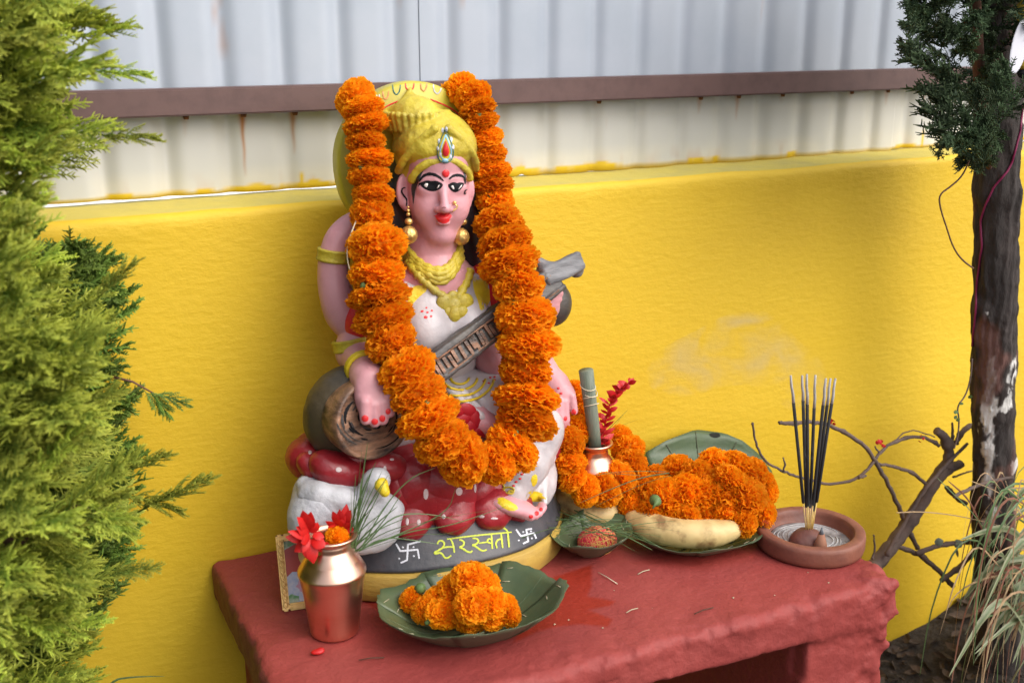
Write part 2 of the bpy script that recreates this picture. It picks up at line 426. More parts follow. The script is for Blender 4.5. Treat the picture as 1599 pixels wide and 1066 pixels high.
# rail
def bevbox(name, lo, hi, m, parent, bev=.002, seg=2):
    bm = bmesh.new(); bmesh.ops.create_cube(bm, size=1)
    for v in bm.verts: v.co = Vector([(lo[i]+hi[i])/2+v.co[i]*(hi[i]-lo[i]) for i in range(3)])
    bmesh.ops.bevel(bm, geom=bm.edges[:], offset=bev, segments=seg, affect='EDGES')
    me = bpy.data.meshes.new(name); bm.to_mesh(me); bm.free(); return link(name, me, m, parent, False)
RZ0, RZ1 = A(820, 162, SY-.035).z, A(820, 124, SY-.035).z
bevbox('rail', (-1.6, SY-.035, RZ0), (3.4, SY-.0105, RZ1), M_rail, fence)
for u, l, a in streaks:
    c = A(u, 168, SY-.012); o = tube('bolt', [(c.x, SY-.022, RZ0-.0005), (c.x, SY-.022, RZ0-.005)], [.004, .003], M_rust, fence, 6)

# red masonry stand
def smin_edges(P): return P
def tdisp(P):
    x, y, z = P[:, 0], P[:, 1], P[:, 2]
    e = np.exp(-np.minimum(np.abs(y+.43), np.minimum(np.abs(x-.755), np.abs(x+.03)))/.022)
    e = e*(.30+.70*np.exp(-np.abs(z+.004)/.016))
    top = np.exp(-np.abs(z)/.004)*(1-e)
    a = .0005+.0032*e*(1-.3*top)
    d = snoise(P, 45)*a*.55+snoise(P, 130)*a*.40+snoise(P+5, 14)*(.0005+.0016*e)*(1-.6*top)+np.maximum(snoise(P+9, 75)-.5, 0)*a*.9
    # chipped, crumbly right corner
    c = np.exp(-((x-.75)**2+(y+.43)**2)/.05**2); d += c*(.0025*snoise(P+3, 60)+.002*snoise(P, 130))
    return d
rotz = Matrix.Rotation(R(0), 4, 'Z').to_quaternion()
def stand():
    P = []
    # tapering left side: an extra wedge built with slightly turned boxes
    P.append((prim_box((.372, -.2155, -.029), (.386, .2135, .029), None, .012), .0))
    P.append((prim_box((.03, -.222, -.031), (.045, .206, .029), Matrix.Rotation(R(-4.5), 4, 'Z').to_quaternion(), .012), .004))
    P.append((prim_box((.678, -.214, -.25), (.067, .210, .24), Matrix.Rotation(R(0), 4, 'Z').to_quaternion(), .008), .012))
    P.append((prim_box((.065, -.205, -.25), (.060, .195, .24), Matrix.Rotation(R(-4), 4, 'Z').to_quaternion(), .008), .012))
    P.append(('cut', prim_box((.37, -.46, -.075), (.245, .06, .026), Matrix.Rotation(R(2.2), 4, 'Y').to_quaternion(), .004), .006))
    V, Q = sdf_mesh(P, .0034, tdisp)
    me = fastmesh('red_stand', V, Q)
    # spilled wet patches, seen as a map on the top
    def inp(poly, soft=.004):
        poly = np.array([(Zp(*p).x, Zp(*p).y) for p in poly]); d = np.full(len(V), 9.); ins = np.zeros(len(V), bool)
        X, Y = V[:, 0], V[:, 1]
        for i in range(len(poly)):
            a, b = poly[i], poly[(i+1) % len(poly)]
            t = np.clip(((X-a[0])*(b[0]-a[0])+(Y-a[1])*(b[1]-a[1]))/((b-a)@(b-a)), 0, 1)
            d = np.minimum(d, np.hypot(X-a[0]-t*(b[0]-a[0]), Y-a[1]-t*(b[1]-a[1])))
            c = ((a[1] > Y) != (b[1] > Y)) & (X < (b[0]-a[0])*(Y-a[1])/(b[1]-a[1]+1e-12)+a[0]); ins ^= c
        return np.clip(np.where(ins, d, -d)/soft+.3, 0, 1)*(V[:, 2] > -.006)
    wet = inp([(830, 930), (862, 900), (925, 880), (925, 915), (918, 930), (962, 938), (955, 945), (920, 952), (958, 966), (950, 978), (905, 975), (870, 978), (840, 985), (800, 1005)])
    wet = np.maximum(wet, .8*inp([(990, 880), (1040, 850), (1120, 845), (1180, 800), (1260, 820), (1200, 850), (1190, 870), (1100, 890)], .03)*.6)
    wet = np.maximum(wet, inp([(560, 935), (620, 945), (640, 975), (585, 950)], .004)*.8)
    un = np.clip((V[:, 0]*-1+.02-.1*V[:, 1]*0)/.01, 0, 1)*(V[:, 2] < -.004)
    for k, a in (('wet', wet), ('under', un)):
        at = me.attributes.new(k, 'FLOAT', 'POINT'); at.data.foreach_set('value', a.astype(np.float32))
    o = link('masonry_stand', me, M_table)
    tag(o, 'rough red painted masonry stand against the yellow wall carrying the shrine offerings', 'stand')
    return o
stand_o = stand()

# ================================================================== STATUE
AX = .257
M_matte = mat('matte_black_paint', (.006, .006, .008), .65, spec=.2)
st = thing('deity_statue', 'painted seated goddess statue with four arms holding a stringed veena on a red lotus', 'statue', (AX, -.10, 0))
def sm_(name, prims, m, h=.002, disp=None, parent=None): return sdf(name, prims, m, parent or st, h, disp)
def q_(ax, deg): return Matrix.Rotation(R(deg), 4, ax).to_quaternion()
def E_(u, v, y, rx, ry, rz, k=.006, rot=None): return (prim_ell(A(u, v, y), (rx, ry, rz), rot), k)
rough = lambda a, s: (lambda P: a*snoise(P, s)+a*.5*snoise(P, s*2.6))
# --- plinth + black base
def ell_ring(a, b, z, n=72): return [(AX+a*math.cos(6.28318*i/n), -.10+b*math.sin(6.28318*i/n)*(1+.0*i), z) for i in range(n)]
def loft(name, rings, m, parent):
    V, F = [], []; n = len(rings[0])
    for r_ in rings: V += r_
    for i in range(len(rings)-1):
        for k in range(n):
            F.append((i*n+k, i*n+(k+1) % n, (i+1)*n+(k+1) % n, (i+1)*n+k))
    F.append(tuple(range(n))[::-1]); F.append(tuple((len(rings)-1)*n+k for k in range(n)))
    return mesh(name, V, F, m, parent)
rr_ = lambda a, b, z: [(x+.0012*snoise([[x, y, z]], 50)[0], max(min(y+.0012*snoise([[y, x, z]], 50)[0], -.005), -9), zz) for x, y, zz in ell_ring(a, b, z)]
loft('plinth', [rr_(.176, .132, .0005), rr_(.178, .135, .003), rr_(.179, .136, .018), rr_(.179, .136, .034), rr_(.177, .134, .0365)], M_plinth, st)
base = loft('base', [rr_(.172, .124, .0366), rr_(.177, .129, .038), rr_(.1775, .1295, .041), rr_(.175, .127, .0435), rr_(.171, .118, .060), rr_(.165, .102, .082), rr_(.155, .09, .095), rr_(.12, .07, .102)], M_blackb, st)
# --- lotus seat
lot = []
lot.append((prim_ell((AX, -.10, .115), (.165, .085, .05)), .01))
lot.append(E_(690, 765, -.175, .050, .035, .050, .012))
lot.append(E_(640, 770, -.170, .040, .032, .048, .012))
lot.append(E_(755, 770, -.165, .040, .034, .040, .012))
lot.append((prim_ell((AX+.14, -.10, .13), (.045, .06, .045)), .01))
lot_o = sm_('lotus_seat', lot, M_red, .0025, rough(.0009, 40))
def petal(prims): return sm_('petal', prims, M_red, .0022, rough(.0006, 60), lot_o_parent)
lot_o_parent = st
for (u, v, y, rx, ry, rz, rt) in [
        (480, 716, -.125, .026, .030, .026, 35), (530, 734, -.168, .040, .026, .022, 28), (505, 702, -.12, .034, .03, .022, 24), (552, 710, -.155, .038, .026, .014, 16), (492, 730, -.15, .026, .02, .016, 40), (575, 745, -.18, .020, .02, .014, 20),
        (602, 729, -.185, .028, .018, .018, 12), (632, 712, -.165, .032, .025, .013, -4), (668, 712, -.165, .035, .025, .018, -8), (645, 752, -.182, .030, .024, .036, 12), (620, 768, -.176, .022, .024, .036, -8),
        (692, 752, -.186, .036, .026, .034, 0), (742, 764, -.176, .030, .026, .028, -12), (800, 770, -.14, .03, .03, .03, 0), (862, 728, -.075, .020, .025, .034, 0)]:
    petal([(prim_ell(A(u, v, y), (rx, ry, rz), q_('Y', rt)), .01)])
# drooping outer petals over the black base
bs = bvh_of(base)
for (u0, v0, u1, v1, r0) in [(645, 800, 648, 833, .026), (708, 794, 711, 826, .027), (768, 786, 777, 817, .027), (805, 780, 814, 808, .020)]:
    b = cast(bs, u1, v1, .002); a = A(u0, v0, b.y+.014); mid = a.lerp(b, .5)
    mid = a.lerp(b, .50)+Vector((0, -.002, 0)); s_ = Vector((r0*.55, .004, .002)); petal([(prim_cap(a-s_, mid-s_*.75, r0*.60, r0*.50), .006), (prim_cap(a+s_, mid+s_*.75, r0*.60, r0*.50), .006), (prim_cap(mid-s_*.75, b, r0*.50, .0055), .006), (prim_cap(mid+s_*.75, b, r0*.50, .0055), .006), (prim_cap(a, mid, r0*.8, r0*.66), .006)])
# --- swan
sw = [E_(520, 805, -.185, .050, .034, .040, .02), E_(487, 782, -.155, .022, .030, .036, .02), E_(505, 815, -.18, .035, .03, .04, .02),
      E_(590, 820, -.208, .024, .02, .033, .008), E_(572, 838, -.207, .030, .02, .020, .008)]
sw += chain([A(560, 800, -.20), A(572, 772, -.205), A(583, 755, -.21), A(590, 748, -.214)], [.017, .0135, .0135, .0135], .006)
sw += [E_(588, 750, -.214, .0155, .014, .0145, .004)]
sw += chain([A(596, 775, -.208), A(610, 795, -.21), A(608, 830, -.212)], [.010, .014, .012], .008)
swan = sm_('swan', sw, M_swan, .0019, lambda P: .0004*snoise(P*np.array([1, 1, 2.5]), 60)+.00025*snoise(P, 190))
# the wing's raised upper edge
sm_('wing', chain([A(476, 756, -.165), A(500, 772, -.19), A(535, 782, -.205), A(560, 800, -.21)], [.010, .013, .014, .006], .01)+chain([A(480, 775, -.18), A(515, 798, -.20), A(545, 815, -.21)], [.012, .013, .006], .01), M_swan, .002,
    lambda P: .0004*snoise(P*np.array([1, 1, 2.5]), 80))
sm_('beak', [(prim_cap(A(595, 756, -.226), A(601, 768, -.234), .0085, .0058), .002)], M_yelp, .0012)
# --- skin: one continuous body
body = []
Hb = A(681, 300, -.118); Hc = A(684, 300, -.118); HR = Matrix.Rotation(R(-13), 3, 'Z'); HQ = Matrix.Rotation(R(-13), 4, 'Z').to_quaternion()
def H(x, y, z): return Hb+Vector((x, y, z))
def G(x, y, z): return Hc+HR @ Vector((x, y, z))
def ge(x, y, z, r, rot=None): return prim_ell(G(x, y, z), r, HQ @ rot if rot is not None else HQ)
body += [(ge(0, .012, .022, (.0400, .050, .058)), .006)]
body += [(ge(0, -.002, -.004, (.0350, .036, .053)), .010)]
body += [(ge(0, -.015, -.049, (.0155, .017, .0125)), .018)]
body += [(ge(s*.0165, -.018, -.014, (.0165, .018, .021)), .012) for s in (-1, 1)]
body += [(ge(0, -.012, .043, (.030, .026, .022)), .014)]
body += [(ge(s*.0170, -.0300, .0090, (.0120, .0080, .0080)), .006) for s in (-1, 1)]
body += [(prim_cap(G(s*.008, -.0365, .020), G(s*.026, -.029, .021), .0032, .003), .006) for s in (-1, 1)]
body += [(prim_cap(G(0, -.0355, .016), G(0, -.0490, -.0105), .0036, .0056), .007)]
body += [(ge(0, -.0500, -.0125, (.0060, .0062, .0052)), .004)]
body += [(ge(s*.0066, -.0435, -.0140, (.0046, .0062, .0040)), .004) for s in (-1, 1)]
body += [(ge(0, -.0385, -.0250, (.0092, .0048, .0034)), .003), (ge(0, -.0378, -.0305, (.0080, .0050, .0036)), .003)]
body += [('cut', prim_cap(G(-.008, -.0460, -.0275), G(.008, -.0460, -.0275), .0010, .0010), .002)]
for s, ex_, rz_ in ((-1, .0415, .0205), (1, .0372, .0165)):
    body += [(ge(s*ex_, -.001, .003, (.0055, .0120 if s < 0 else .010, rz_), q_('Z', s*(48 if s < 0 else 15))), .002), (ge(s*(ex_-.002), -.004, -.013, (.0045, .0055, .008)), .003)]
body += [(prim_cap(H(0, .012, -.035), H(0, .014, -.092), .0265, .029), .010)]      # neck
body += [(prim_cap(H(0, .014, -.078), H(0, .010, -.100), .028, .042), .020)]
body += [(prim_ell(H(0, .016, -.125), (.074, .034, .034)), .025)]                  # shoulders
body += [(prim_ell(H(0, .012, -.165), (.060, .034, .055)), .02), (prim_ell(H(0, .010, -.225), (.048, .034, .045)), .02)]
# right front arm, hand on the gourd
sR = H(-.072, .012, -.128); sL = H(.072, .012, -.128)
body += schain([sR, H(-.103, .008, -.175), A(556, 548, -.118)], [.026, .024, .021], .012)
body += schain([A(556, 548, -.118), A(566, 568, -.150), A(574, 590, -.185)], [.0215, .020, .0175], .010)
body += [(prim_ell(A(583, 612, -.200), (.0225, .0125, .028)), .010), (prim_ell(A(586, 630, -.207), (.021, .0095, .018)), .006)]
for (u0, v0, u1, v1) in [(571, 628, 571, 655), (584, 632, 585, 659), (596, 628, 598, 655), (605, 618, 608, 643)]:
    a, b = A(u0, v0, -.2115), A(u1, v1, -.214); body += [(prim_cap(a, b, .0078, .0066), .0022)]
# right back arm bowed outwards
body += schain([sR, A(585, 495, -.105), A(560, 513, -.105), A(535, 495, -.10), A(523, 455, -.095), A(519, 415, -.09), A(523, 382, -.09), A(537, 360, -.09), A(560, 347, -.09), A(585, 342, -.09)],
              [.024, .022, .0210, .021, .0200, .0175, .0155, .0150, .0150, .0145], .010)
# left front arm and the hand gripping the veena neck
body += schain([sL, H(.100, .008, -.175), A(803, 545, -.125), A(770, 560, -.13)], [.025, .024, .022, .022], .012)
body += schain([A(800, 540, -.125), A(835, 505, -.135), A(855, 478, -.140)], [.021, .017, .014], .008)
body += [(prim_ell(A(856, 462, -.148), (.014, .012, .018)), .006)]
for i, (u0, v0, u1, v1) in enumerate([(852, 452, 872, 449), (851, 460, 874, 458), (850, 468, 872, 467), (850, 475, 868, 475)]):
    body += [(prim_cap(A(u0, v0, -.158), A(u1, v1, -.150), .0058, .0050), .0022)]
# left back arm, hand held out above the knee
body += schain([sL, A(815, 520, -.09), A(845, 575, -.09), A(868, 602, -.11)], [.024, .022, .019, .0165], .01)
body += [(prim_ell(A(880, 618, -.125), (.0165, .014, .017)), .008)]
for (u0, v0, u1, v1) in [(862, 622, 864, 646), (872, 626, 875, 652), (881, 627, 884, 655), (892, 618, 897, 642)]:
    body += [(prim_cap(A(u0, v0, -.135), A(u1, v1, -.140), .0062, .0052), .002)]
body += [(prim_cap(A(868, 655, -.134), A(882, 668, -.134), .010, .008), .008)]
# feet
body += [(prim_ell(A(792, 785, -.195), (.034, .030, .013), q_('Y', 22)), .01), (prim_ell(A(822, 798, -.205), (.018, .017, .009), q_('Y', 18)), .006)]
for i, (u, v) in enumerate([(827, 806), (834, 804), (840, 800), (844, 795), (847, 790)]):
    body += [(prim_ell(A(u, v, -.213+i*.002), (.0052, .0088, .0052)), .002)]
body += [(prim_cap(A(745, 655, -.185), A(782, 672, -.20), .018, .013), .008)]       # sole of the folded foot
body_o = sm_('body', body, M_skin, .00155, lambda P: .00025*snoise(P, 120))
# --- blouse, skirt, belt, sleeve
bl = [(prim_ell(H(0, .006, -.128), (.060, .040, .040)), .01), (prim_ell(H(0, .004, -.175), (.056, .042, .050)), .02), (prim_ell(H(0, .004, -.215), (.050, .039, .022)), .014),
      (prim_ell(H(-.027, -.026, -.160), (.031, .029, .033)), .012), (prim_ell(H(.029, -.026, -.160), (.031, .029, .033)), .012)]
bl += [('cut', prim_ell(H(0, -.040, -.088), (.027, .036, .030)), .006)]
bl += chain([H(-.052, -.006, -.120), H(-.060, 0, -.150)], [.016, .014], .01)+chain([H(.052, -.006, -.120), H(.060, 0, -.150)], [.016, .014], .01)
# soft folds under the bust
for dz in (0, .010, .019):
    bl += chain([H(-.052, -.026, -.182-dz), H(-.03, -.046+dz*.3, -.192-dz), H(-.005, -.040, -.186-dz), H(.03, -.044, -.176-dz)], [.003, .0035, .003, .002], .004)
blouse = sm_('blouse', bl, M_white, .0017)
sm_('sleeve', [(prim_cap(H(-.066, .004, -.118), H(-.094, .004, -.150), .0275, .027), .01)], M_redp, .002)
sm_('sleeve', [(prim_cap(H(.066, .006, -.120), H(.094, .006, -.150), .0265, .0265), .01)], M_redp, .002)
sk = [(prim_ell((AX, -.115, .205), (.085, .055, .045)), .02)]
sk += chain([(AX-.02, -.12, .215), A(612, 672, -.140)], [.040, .026], .02)+chain([(AX+.02, -.12, .215), A(790, 640, -.165), A(838, 672, -.16)], [.042, .038, .032], .02)
sk += chain([A(838, 672, -.16), A(822, 720, -.178), A(800, 765, -.185)], [.031, .027, .022], .015)
sk += chain([A(840, 690, -.15), A(848, 740, -.15), A(835, 778, -.165)], [.020, .014, .012], .02)
sk += [E_(836, 766, -.165, .026, .018, .022, .012), E_(815, 772, -.175, .030, .014, .016, .010), (prim_ell(A(740, 690, -.165), (.06, .035, .018)), .02)]
for k in range(5):
    sk += chain([A(700+k*20, 608+k*2, -.170), A(750+k*17, 650+k*6, -.197), A(796+k*10, 700+k*6, -.206)], [.004, .0048, .004], .005)
for (a_, b_) in [((870, 690), (812, 745)), ((862, 715), (805, 765)), ((848, 735), (850, 785))]:
    sk += chain([A(*a_, -.165), A(*b_, -.20)], [.004, .0035], .007)
skirt = sm_('skirt', sk, M_white, .002, rough(.0007, 60))
belt = sm_('belt', [(prim_ell(H(.008, -.002, -.262), (.049, .050, .026)), .01), (prim_ell(H(.010, -.026, -.283), (.044, .036, .026)), .01)], M_gold, .002, lambda P: .0012*snoise(P, 90))
for k in range(4):
    VF = ([], []); r0 = .010+.009*k
    bb = bvh_of(belt, body_o, skirt)
    pts = [(718+ (r0*1250)*math.cos(t)*1.15, 590+(r0*1000)*math.sin(t)) for t in np.linspace(.1, 3.0, 14)]
    c3 = [cast(bb, u, v, .0015) for u, v in pts]; c3 = [c for c in c3 if c is not None]
    if len(c3) > 3: tube('belt_cord', c3, .0017, M_yelp, st, 5)
# --- hair
hr = [(prim_ell(H(0, .034, .002), (.047, .045, .062)), .01), (prim_ell(H(-.046, .040, -.035), (.020, .022, .045)), .012), (prim_ell(H(.046, .026, -.035), (.018, .022, .050)), .012),
      (prim_ell(H(-.062, .030, -.085), (.018, .018, .030)), .012), (prim_ell(H(.056, .030, -.085), (.020, .020, .040)), .012)]
hr += chain([H(-.082, .015, -.07), H(-.092, .0, -.085), H(-.094, -.002, -.115)], [.012, .012, .010], .01)
for s in (-1, 1):
    bk_ = .018 if s < 0 else .002
    for k in range(4): hr += chain([H(s*(.046+.004*k), .02-.004*k+bk_, 0), H(s*(.050+.004*k), .012+bk_, -.045), H(s*(.057+.003*k), .018, -.09)], [.004, .0045, .004], .003)
hair = sm_('hair', hr, M_hair, .0019)
# --- halo
def halo():
    V, F = [], []; n = 96; c = Vector((AX-.002, -.066, .503))
    prof = [(0, -.004), (.03, -.004), (.055, -.0045), (.0715, -.0045), (.0722, -.0062), (.0742, -.0062), (.075, -.0045), (.094, -.004), (.0965, -.002), (.0975, .002), (.0975, .018), (.096, .021), (.06, .024), (0, .024)]
    for r_, d in prof:
        for k in range(n):
            a = 6.28318*k/n; rr = r_*(1+.006*math.sin(5*a+1)); V.append(c+Vector((rr*math.cos(a), d+.0006*math.sin(9*a+r_*200), rr*math.sin(a))))
    for i in range(len(prof)-1):
        for k in range(n): F.append((i*n+k, i*n+(k+1) % n, (i+1)*n+(k+1) % n, (i+1)*n+k))
    return mesh('halo', V, F, M_halo, st)
halo_o = halo()
bh = bvh_of(halo_o)
# --- crown
cr = [(ge(0, .016, .052, (.0490, .047, .034)), .008), (prim_cap(G(0, .020, .012), G(0, .018, .048), .0455, .0485), .006)]
T0 = Vector((AX-.006, -.088, Hc.z))
def T(x, y, z): return T0+Vector((x, y, z))
cr += [(prim_cap(T(0, 0, .072), T(0, 0, .080), .029, .032), .003), (prim_ell(T(0, .004, .092), (.025, .022, .012)), .005), (prim_cap(T(-.006, .010, .098), T(-.002, .014, .116), .009, .0042), .010), (prim_ell(T(0, .018, .088), (.042, .010, .012)), .008)]
cr += [(ge(0, -.010, .056, (.0430, .030, .024)), .010)]
cr += [('cut', ge(0, -.036, .012, (.0305, .026, .0275)), .004), ('cut', ge(0, -.024, -.026, (.0420, .048, .030)), .005), ('cut', ge(0, .01, -.050, (.07, .07, .040)), .004)]
arch = [G(.0345*math.cos(t), -.018-.0180*math.sin(t), .014+.0285*math.sin(t)) for t in np.linspace(.15, 2.99, 10)]
cr += schain(arch, [.0042]*10, .003)
for s in (-1, 1):
    cr += schain([G(s*.047, .0, .026), G(s*.043, -.018, .040), G(s*.028, -.030, .062), G(s*.008, -.034, .078)], [.004]*4, .003)
for k in range(16):
    t = -3.14*k/15; cr += [(prim_cap(T(.034*math.cos(t), .033*math.sin(t), .074), T(.0375*math.cos(t), .036*math.sin(t), .091), .0034, .0038), .002)]
crown = sm_('crown', cr, M_gold, .0017, lambda P: .0005*snoise(P*np.array([1, 1, .7]), 110)+.0003*snoise(P, 330))
bc = bvh_of(crown, body_o)
def Zj(x, y): return (500+x/5.33, 110+y/5.33)
def Zf(x, y): return (580+x/5.92, 220+y/5.92)
def drop(cx, top, bot, hw, n=16):
    o = []
    for i in range(n):
        t = 6.28318*i/n; s = (1-math.cos(t))/2      # 0 top .. 1 bottom
        o.append(Zj(cx+hw*math.sin(t)*(s**.75)*1.15, top+(bot-top)*s))
    return o
crown_jewel = fin('crown_jewel', blob(bc, drop(1042, 478, 772, 86), .0012), M_yelp, crown) if False else None
jw = thing  # (jewel pieces are parts of the statue)
jb = fin('crown_jewel', blob(bc, drop(1042, 480, 775, 88), .0026), M_yelp, st)
bj = bvh_of(jb, crown, body_o)
fin('jewel_outline', stroke(bj, drop(1042, 485, 770, 82)+[drop(1042, 485, 770, 82)[0]], 1.7, .0007), M_green, st)
fin('jewel_outline', stroke(bj, drop(1045, 535, 745, 58)+[drop(1045, 535, 745, 58)[0]], 2.0, .0007), M_blue, st)
VF = ([], [])
for x, y in [(990, 590), (1090, 575), (980, 650), (1105, 640), (1020, 500), (1050, 490), (1000, 700), (1085, 715)]: blob(bj, circ(*Zj(x, y), 2.3, 4.2, 8), .001, 2, VF)
fin('jewel_fleck', VF, M_whp, st)
fin('jewel_stone', blob(bj, drop(1045, 578, 718, 35), .0022), M_redp, st)
fin('jewel_bead', blob(bj, circ(*Zj(1040, 750), 5, 3.4), .0018), M_blue, st)
# --- painted face
bb = bvh_of(body_o)
eL = [(440, 400), (480, 380), (520, 368), (560, 376), (592, 371), (628, 385), (654, 404), (640, 434), (600, 457), (560, 463), (510, 450), (475, 426)]
eR = [(708, 412), (740, 389), (770, 385), (790, 395), (812, 385), (853, 392), (840, 425), (803, 463), (770, 473), (735, 452)]
for k, (e, whs) in enumerate([(eL, [[(482, 408), (516, 386), (525, 400), (522, 418), (505, 433)], [(602, 442), (622, 405), (634, 408), (618, 438)]]), (eR, [[(733, 420), (752, 407), (762, 425), (768, 450), (748, 446)], [(798, 450), (832, 403), (840, 412), (812, 448)]])]):
    fin('painted_eye', blob(bb, grow([Zf(*p) for p in e], 1.10), .0006, 5), M_matte, st)
    VF = ([], [])
    for wpts in whs: blob(bb, [Zf(*p) for p in wpts], .0013, 2, VF)
    fin('eye_white', VF, M_eyew, st)
fin('eyebrow', stroke(bb, [Zf(*p) for p in [(443, 378), (475, 328), (525, 304), (580, 309), (630, 336), (668, 372)]], 4.8, .0007, .85, 1.2), M_matte, st)
fin('eyebrow', stroke(bb, [Zf(*p) for p in [(718, 354), (750, 325), (790, 315), (830, 320), (862, 340)]], 4.6, .0007, .8, 1.2), M_matte, st)
fin('eye_line', stroke(bb, [Zf(*p) for p in [(440, 400), (445, 385), (436, 425)]], 1.2, .0007, .5, 1.2), M_matte, st)
fin('bindi', blob(bb, circ(*Zf(687, 302), 5.9, 6.4, 12), .0018), M_redp, st)
fin('lips', blob(bb, grow([Zf(*p) for p in [(574, 693), (596, 690), (622, 666), (645, 663), (665, 677), (690, 663), (718, 668), (738, 692), (728, 705), (715, 740), (690, 757), (660, 760), (622, 745), (603, 716), (597, 700)]], 1.08), .0011, 5), M_redp, st)
fin('nostril', stroke(bb, [Zf(*p) for p in [(655, 622), (670, 612), (690, 618)]], 1.5, .0005, .6), mat('dark_pink_paint', (.28, .08, .09), .5), st)
VF = blob(bb, [Zf(*p) for p in [(497, 232), (455, 258), (415, 310), (385, 370), (366, 430), (376, 500), (388, 606), (399, 500), (412, 440), (438, 380), (462, 320)]], .0007, 6)
fin('hairline', VF, M_hair, st)
fin('hairline', stroke(bb, [Zf(*p) for p in [(832, 205), (858, 270), (862, 340), (866, 400)]], 3.2, .0007, .5), M_hair, st)
fin('ear_line', stroke(bb, [Zf(*p) for p in [(312, 432), (285, 437), (275, 470), (298, 508), (330, 545), (322, 602)]], 2.6, .0009, .5, 1.5), M_matte, st)
fin('ear_line', stroke(bb, [Zf(*p) for p in [(882, 447), (862, 460), (860, 500), (872, 480)]], 1.6, .0009, .5, 1.5), M_matte, st)
def bead(name, p, r, m, sc=(1, 1, 1), rot=None):
    V, F = [], []; n, k = 14, 9
    for i in range(k+1):
        a = math.pi*i/k
        for j in range(n):
            b = 6.28318*j/n; q = Vector((math.sin(a)*math.cos(b)*sc[0], math.sin(a)*math.sin(b)*sc[1], math.cos(a)*sc[2]))*r
            V.append(Vector(p)+(rot @ q if rot else q))
    for i in range(k):
        for j in range(n): F.append((i*n+j, (i+1)*n+j, (i+1)*n+(j+1) % n, i*n+(j+1) % n))
    return mesh(name, V, F, m, st)
for (pts, y0) in [([((340, 612), 1.9), ((340, 645), 2.8), ((340, 680), 3.4)], -.137), ([((842, 660), 1.8), ((840, 690), 2.6), ((842, 712), 3.0)], -.128)]:
    for (c, r_) in pts:
        u, v = Zf(*c); p = A(u, v, y0); bead('earring_bead', p, px(r_, p), M_brass)
for (c, y0, rb, rs) in [((345, 745), -.142, 6.6, 0), ((847, 748), -.132, 6.2, 0)]:
    u, v = Zf(*c); p = A(u, v, y0); bead('earring_bell', p, px(rb, p), M_brass, (1, 1, .85))
for (c, y0, rb) in [((348, 868), -.146, 13.2), ((828, 885), -.138, 12.8)]:
    u, v = Zf(*c); p = A(u, v, y0); r_ = px(rb, p)
    o = sdf('earring_ball', [(prim_ell(p, (r_, r_, r_*1.08)), .002)]+[(prim_cap(p+Vector((r_*.97*math.cos(t)*math.cos(q), r_*.97*math.sin(t)*math.cos(q), r_*math.sin(q))), p+Vector((r_*.97*math.cos(t)*math.cos(q-.5), r_*.97*math.sin(t)*math.cos(q-.5), r_*math.sin(q-.5))), .0007, .0007), .0008) for t in np.linspace(0, 6.28, 13)[:-1] for q in (.9, .4, -.1, -.6)], M_brass, st, .0009)
u, v = Zf(768, 572); c = cast(bb, u, v, .001); bead('nose_stud', c, px(3.2, c), M_brass)
c3 = [cast(bb, *Zf(*q), .0015) for q in [(798, 606), (785, 622), (765, 640), (745, 655)]]; c3 = [c for c in c3 if c]
c3 = [A(*Zf(*q), c.y-.004) for q in [(770, 585), (795, 603), (785, 625), (762, 642), (742, 656)]]
tube('nose_ring', c3, .0011, M_brass, st, 6)
# --- halo marks
VF = {}
def U(x, y, wd, h_, m):
    pts = [Zj(x-wd, y-h_), Zj(x-wd*.85, y+h_*.3), Zj(x, y+h_), Zj(x+wd*.85, y+h_*.2), Zj(x+wd, y-h_)]
    stroke(bh, pts, 2.0, .0005, .3, 1.5, True, VF.setdefault(m.name, ([], [])))
for a in [(480, 240, 12, 38, M_whp), (545, 210, 24, 36, M_pinkp), (635, 165, 32, 44, M_green), (745, 142, 36, 34, M_redp), (862, 142, 26, 34, M_pinkp), (975, 160, 34, 42, M_whp), (1100, 205, 34, 42, M_green), (1170, 265, 22, 34, M_redp), (1205, 535, 12, 22, M_whp)]: U(*a)
for k in VF: fin('halo_motif', VF[k], MATS[k], st)
VF = stroke(bh, [Zj(*p) for p in [(485, 350), (540, 305), (600, 275), (670, 250), (748, 236)]], 2.2, .0005, .2)
stroke(bh, [Zj(*p) for p in [(915, 240), (985, 268), (1060, 300), (1130, 345), (1200, 412)]], 2.2, .0005, .2, 2, True, VF); fin('halo_line', VF, M_redp, st)
for (x, y, m) in [(557, 418, M_redp), (1045, 382, M_redp), (1137, 445, M_navy)]: fin('halo_stud', blob(bh, circ(*Zj(x, y), 5.4, 5.2, 12), .0032), m, st)
# --- necklace and chest paint
bt = bvh_of(blouse, body_o, skirt, belt)
def Zn(x, y): return (600+x/4.44, 380+y/4.44)
def rope(name, pts, r_, m, off=.001, step=3, n=7, bvh=None):
    p = dens(smoothp([Zn(*q) for q in pts]), step); c3 = [cast(bvh or bt, q.x, q.y, off) for q in p]; c3 = [c for c in c3 if c is not None]
    rr = [r_*(1+.22*math.sin(i*2.1)) for i in range(len(c3))]
    return tube(name, c3, rr, m, st, n)
for off, r_ in ((0, .0046), (22, .0048), (46, .0046), (66, .0036)):
    pts = [(165-off*.3, 40+off*.9), (225-off*.15, 115+off), (300, 170+off*1.1), (390+off*.1, 190+off*1.4), (455+off*.25, 155+off*1.1), (492+off*.3, 95+off), (520+off*.5, 25+off*.6)]
    rope('necklace', pts, r_, M_gold)
rope('necklace', [(165, 130), (225, 215), (310, 290), (380, 350), (440, 390)], .0052, M_gold)
rope('necklace', [(590, 190), (575, 260), (540, 320), (510, 385)], .0055, M_gold)
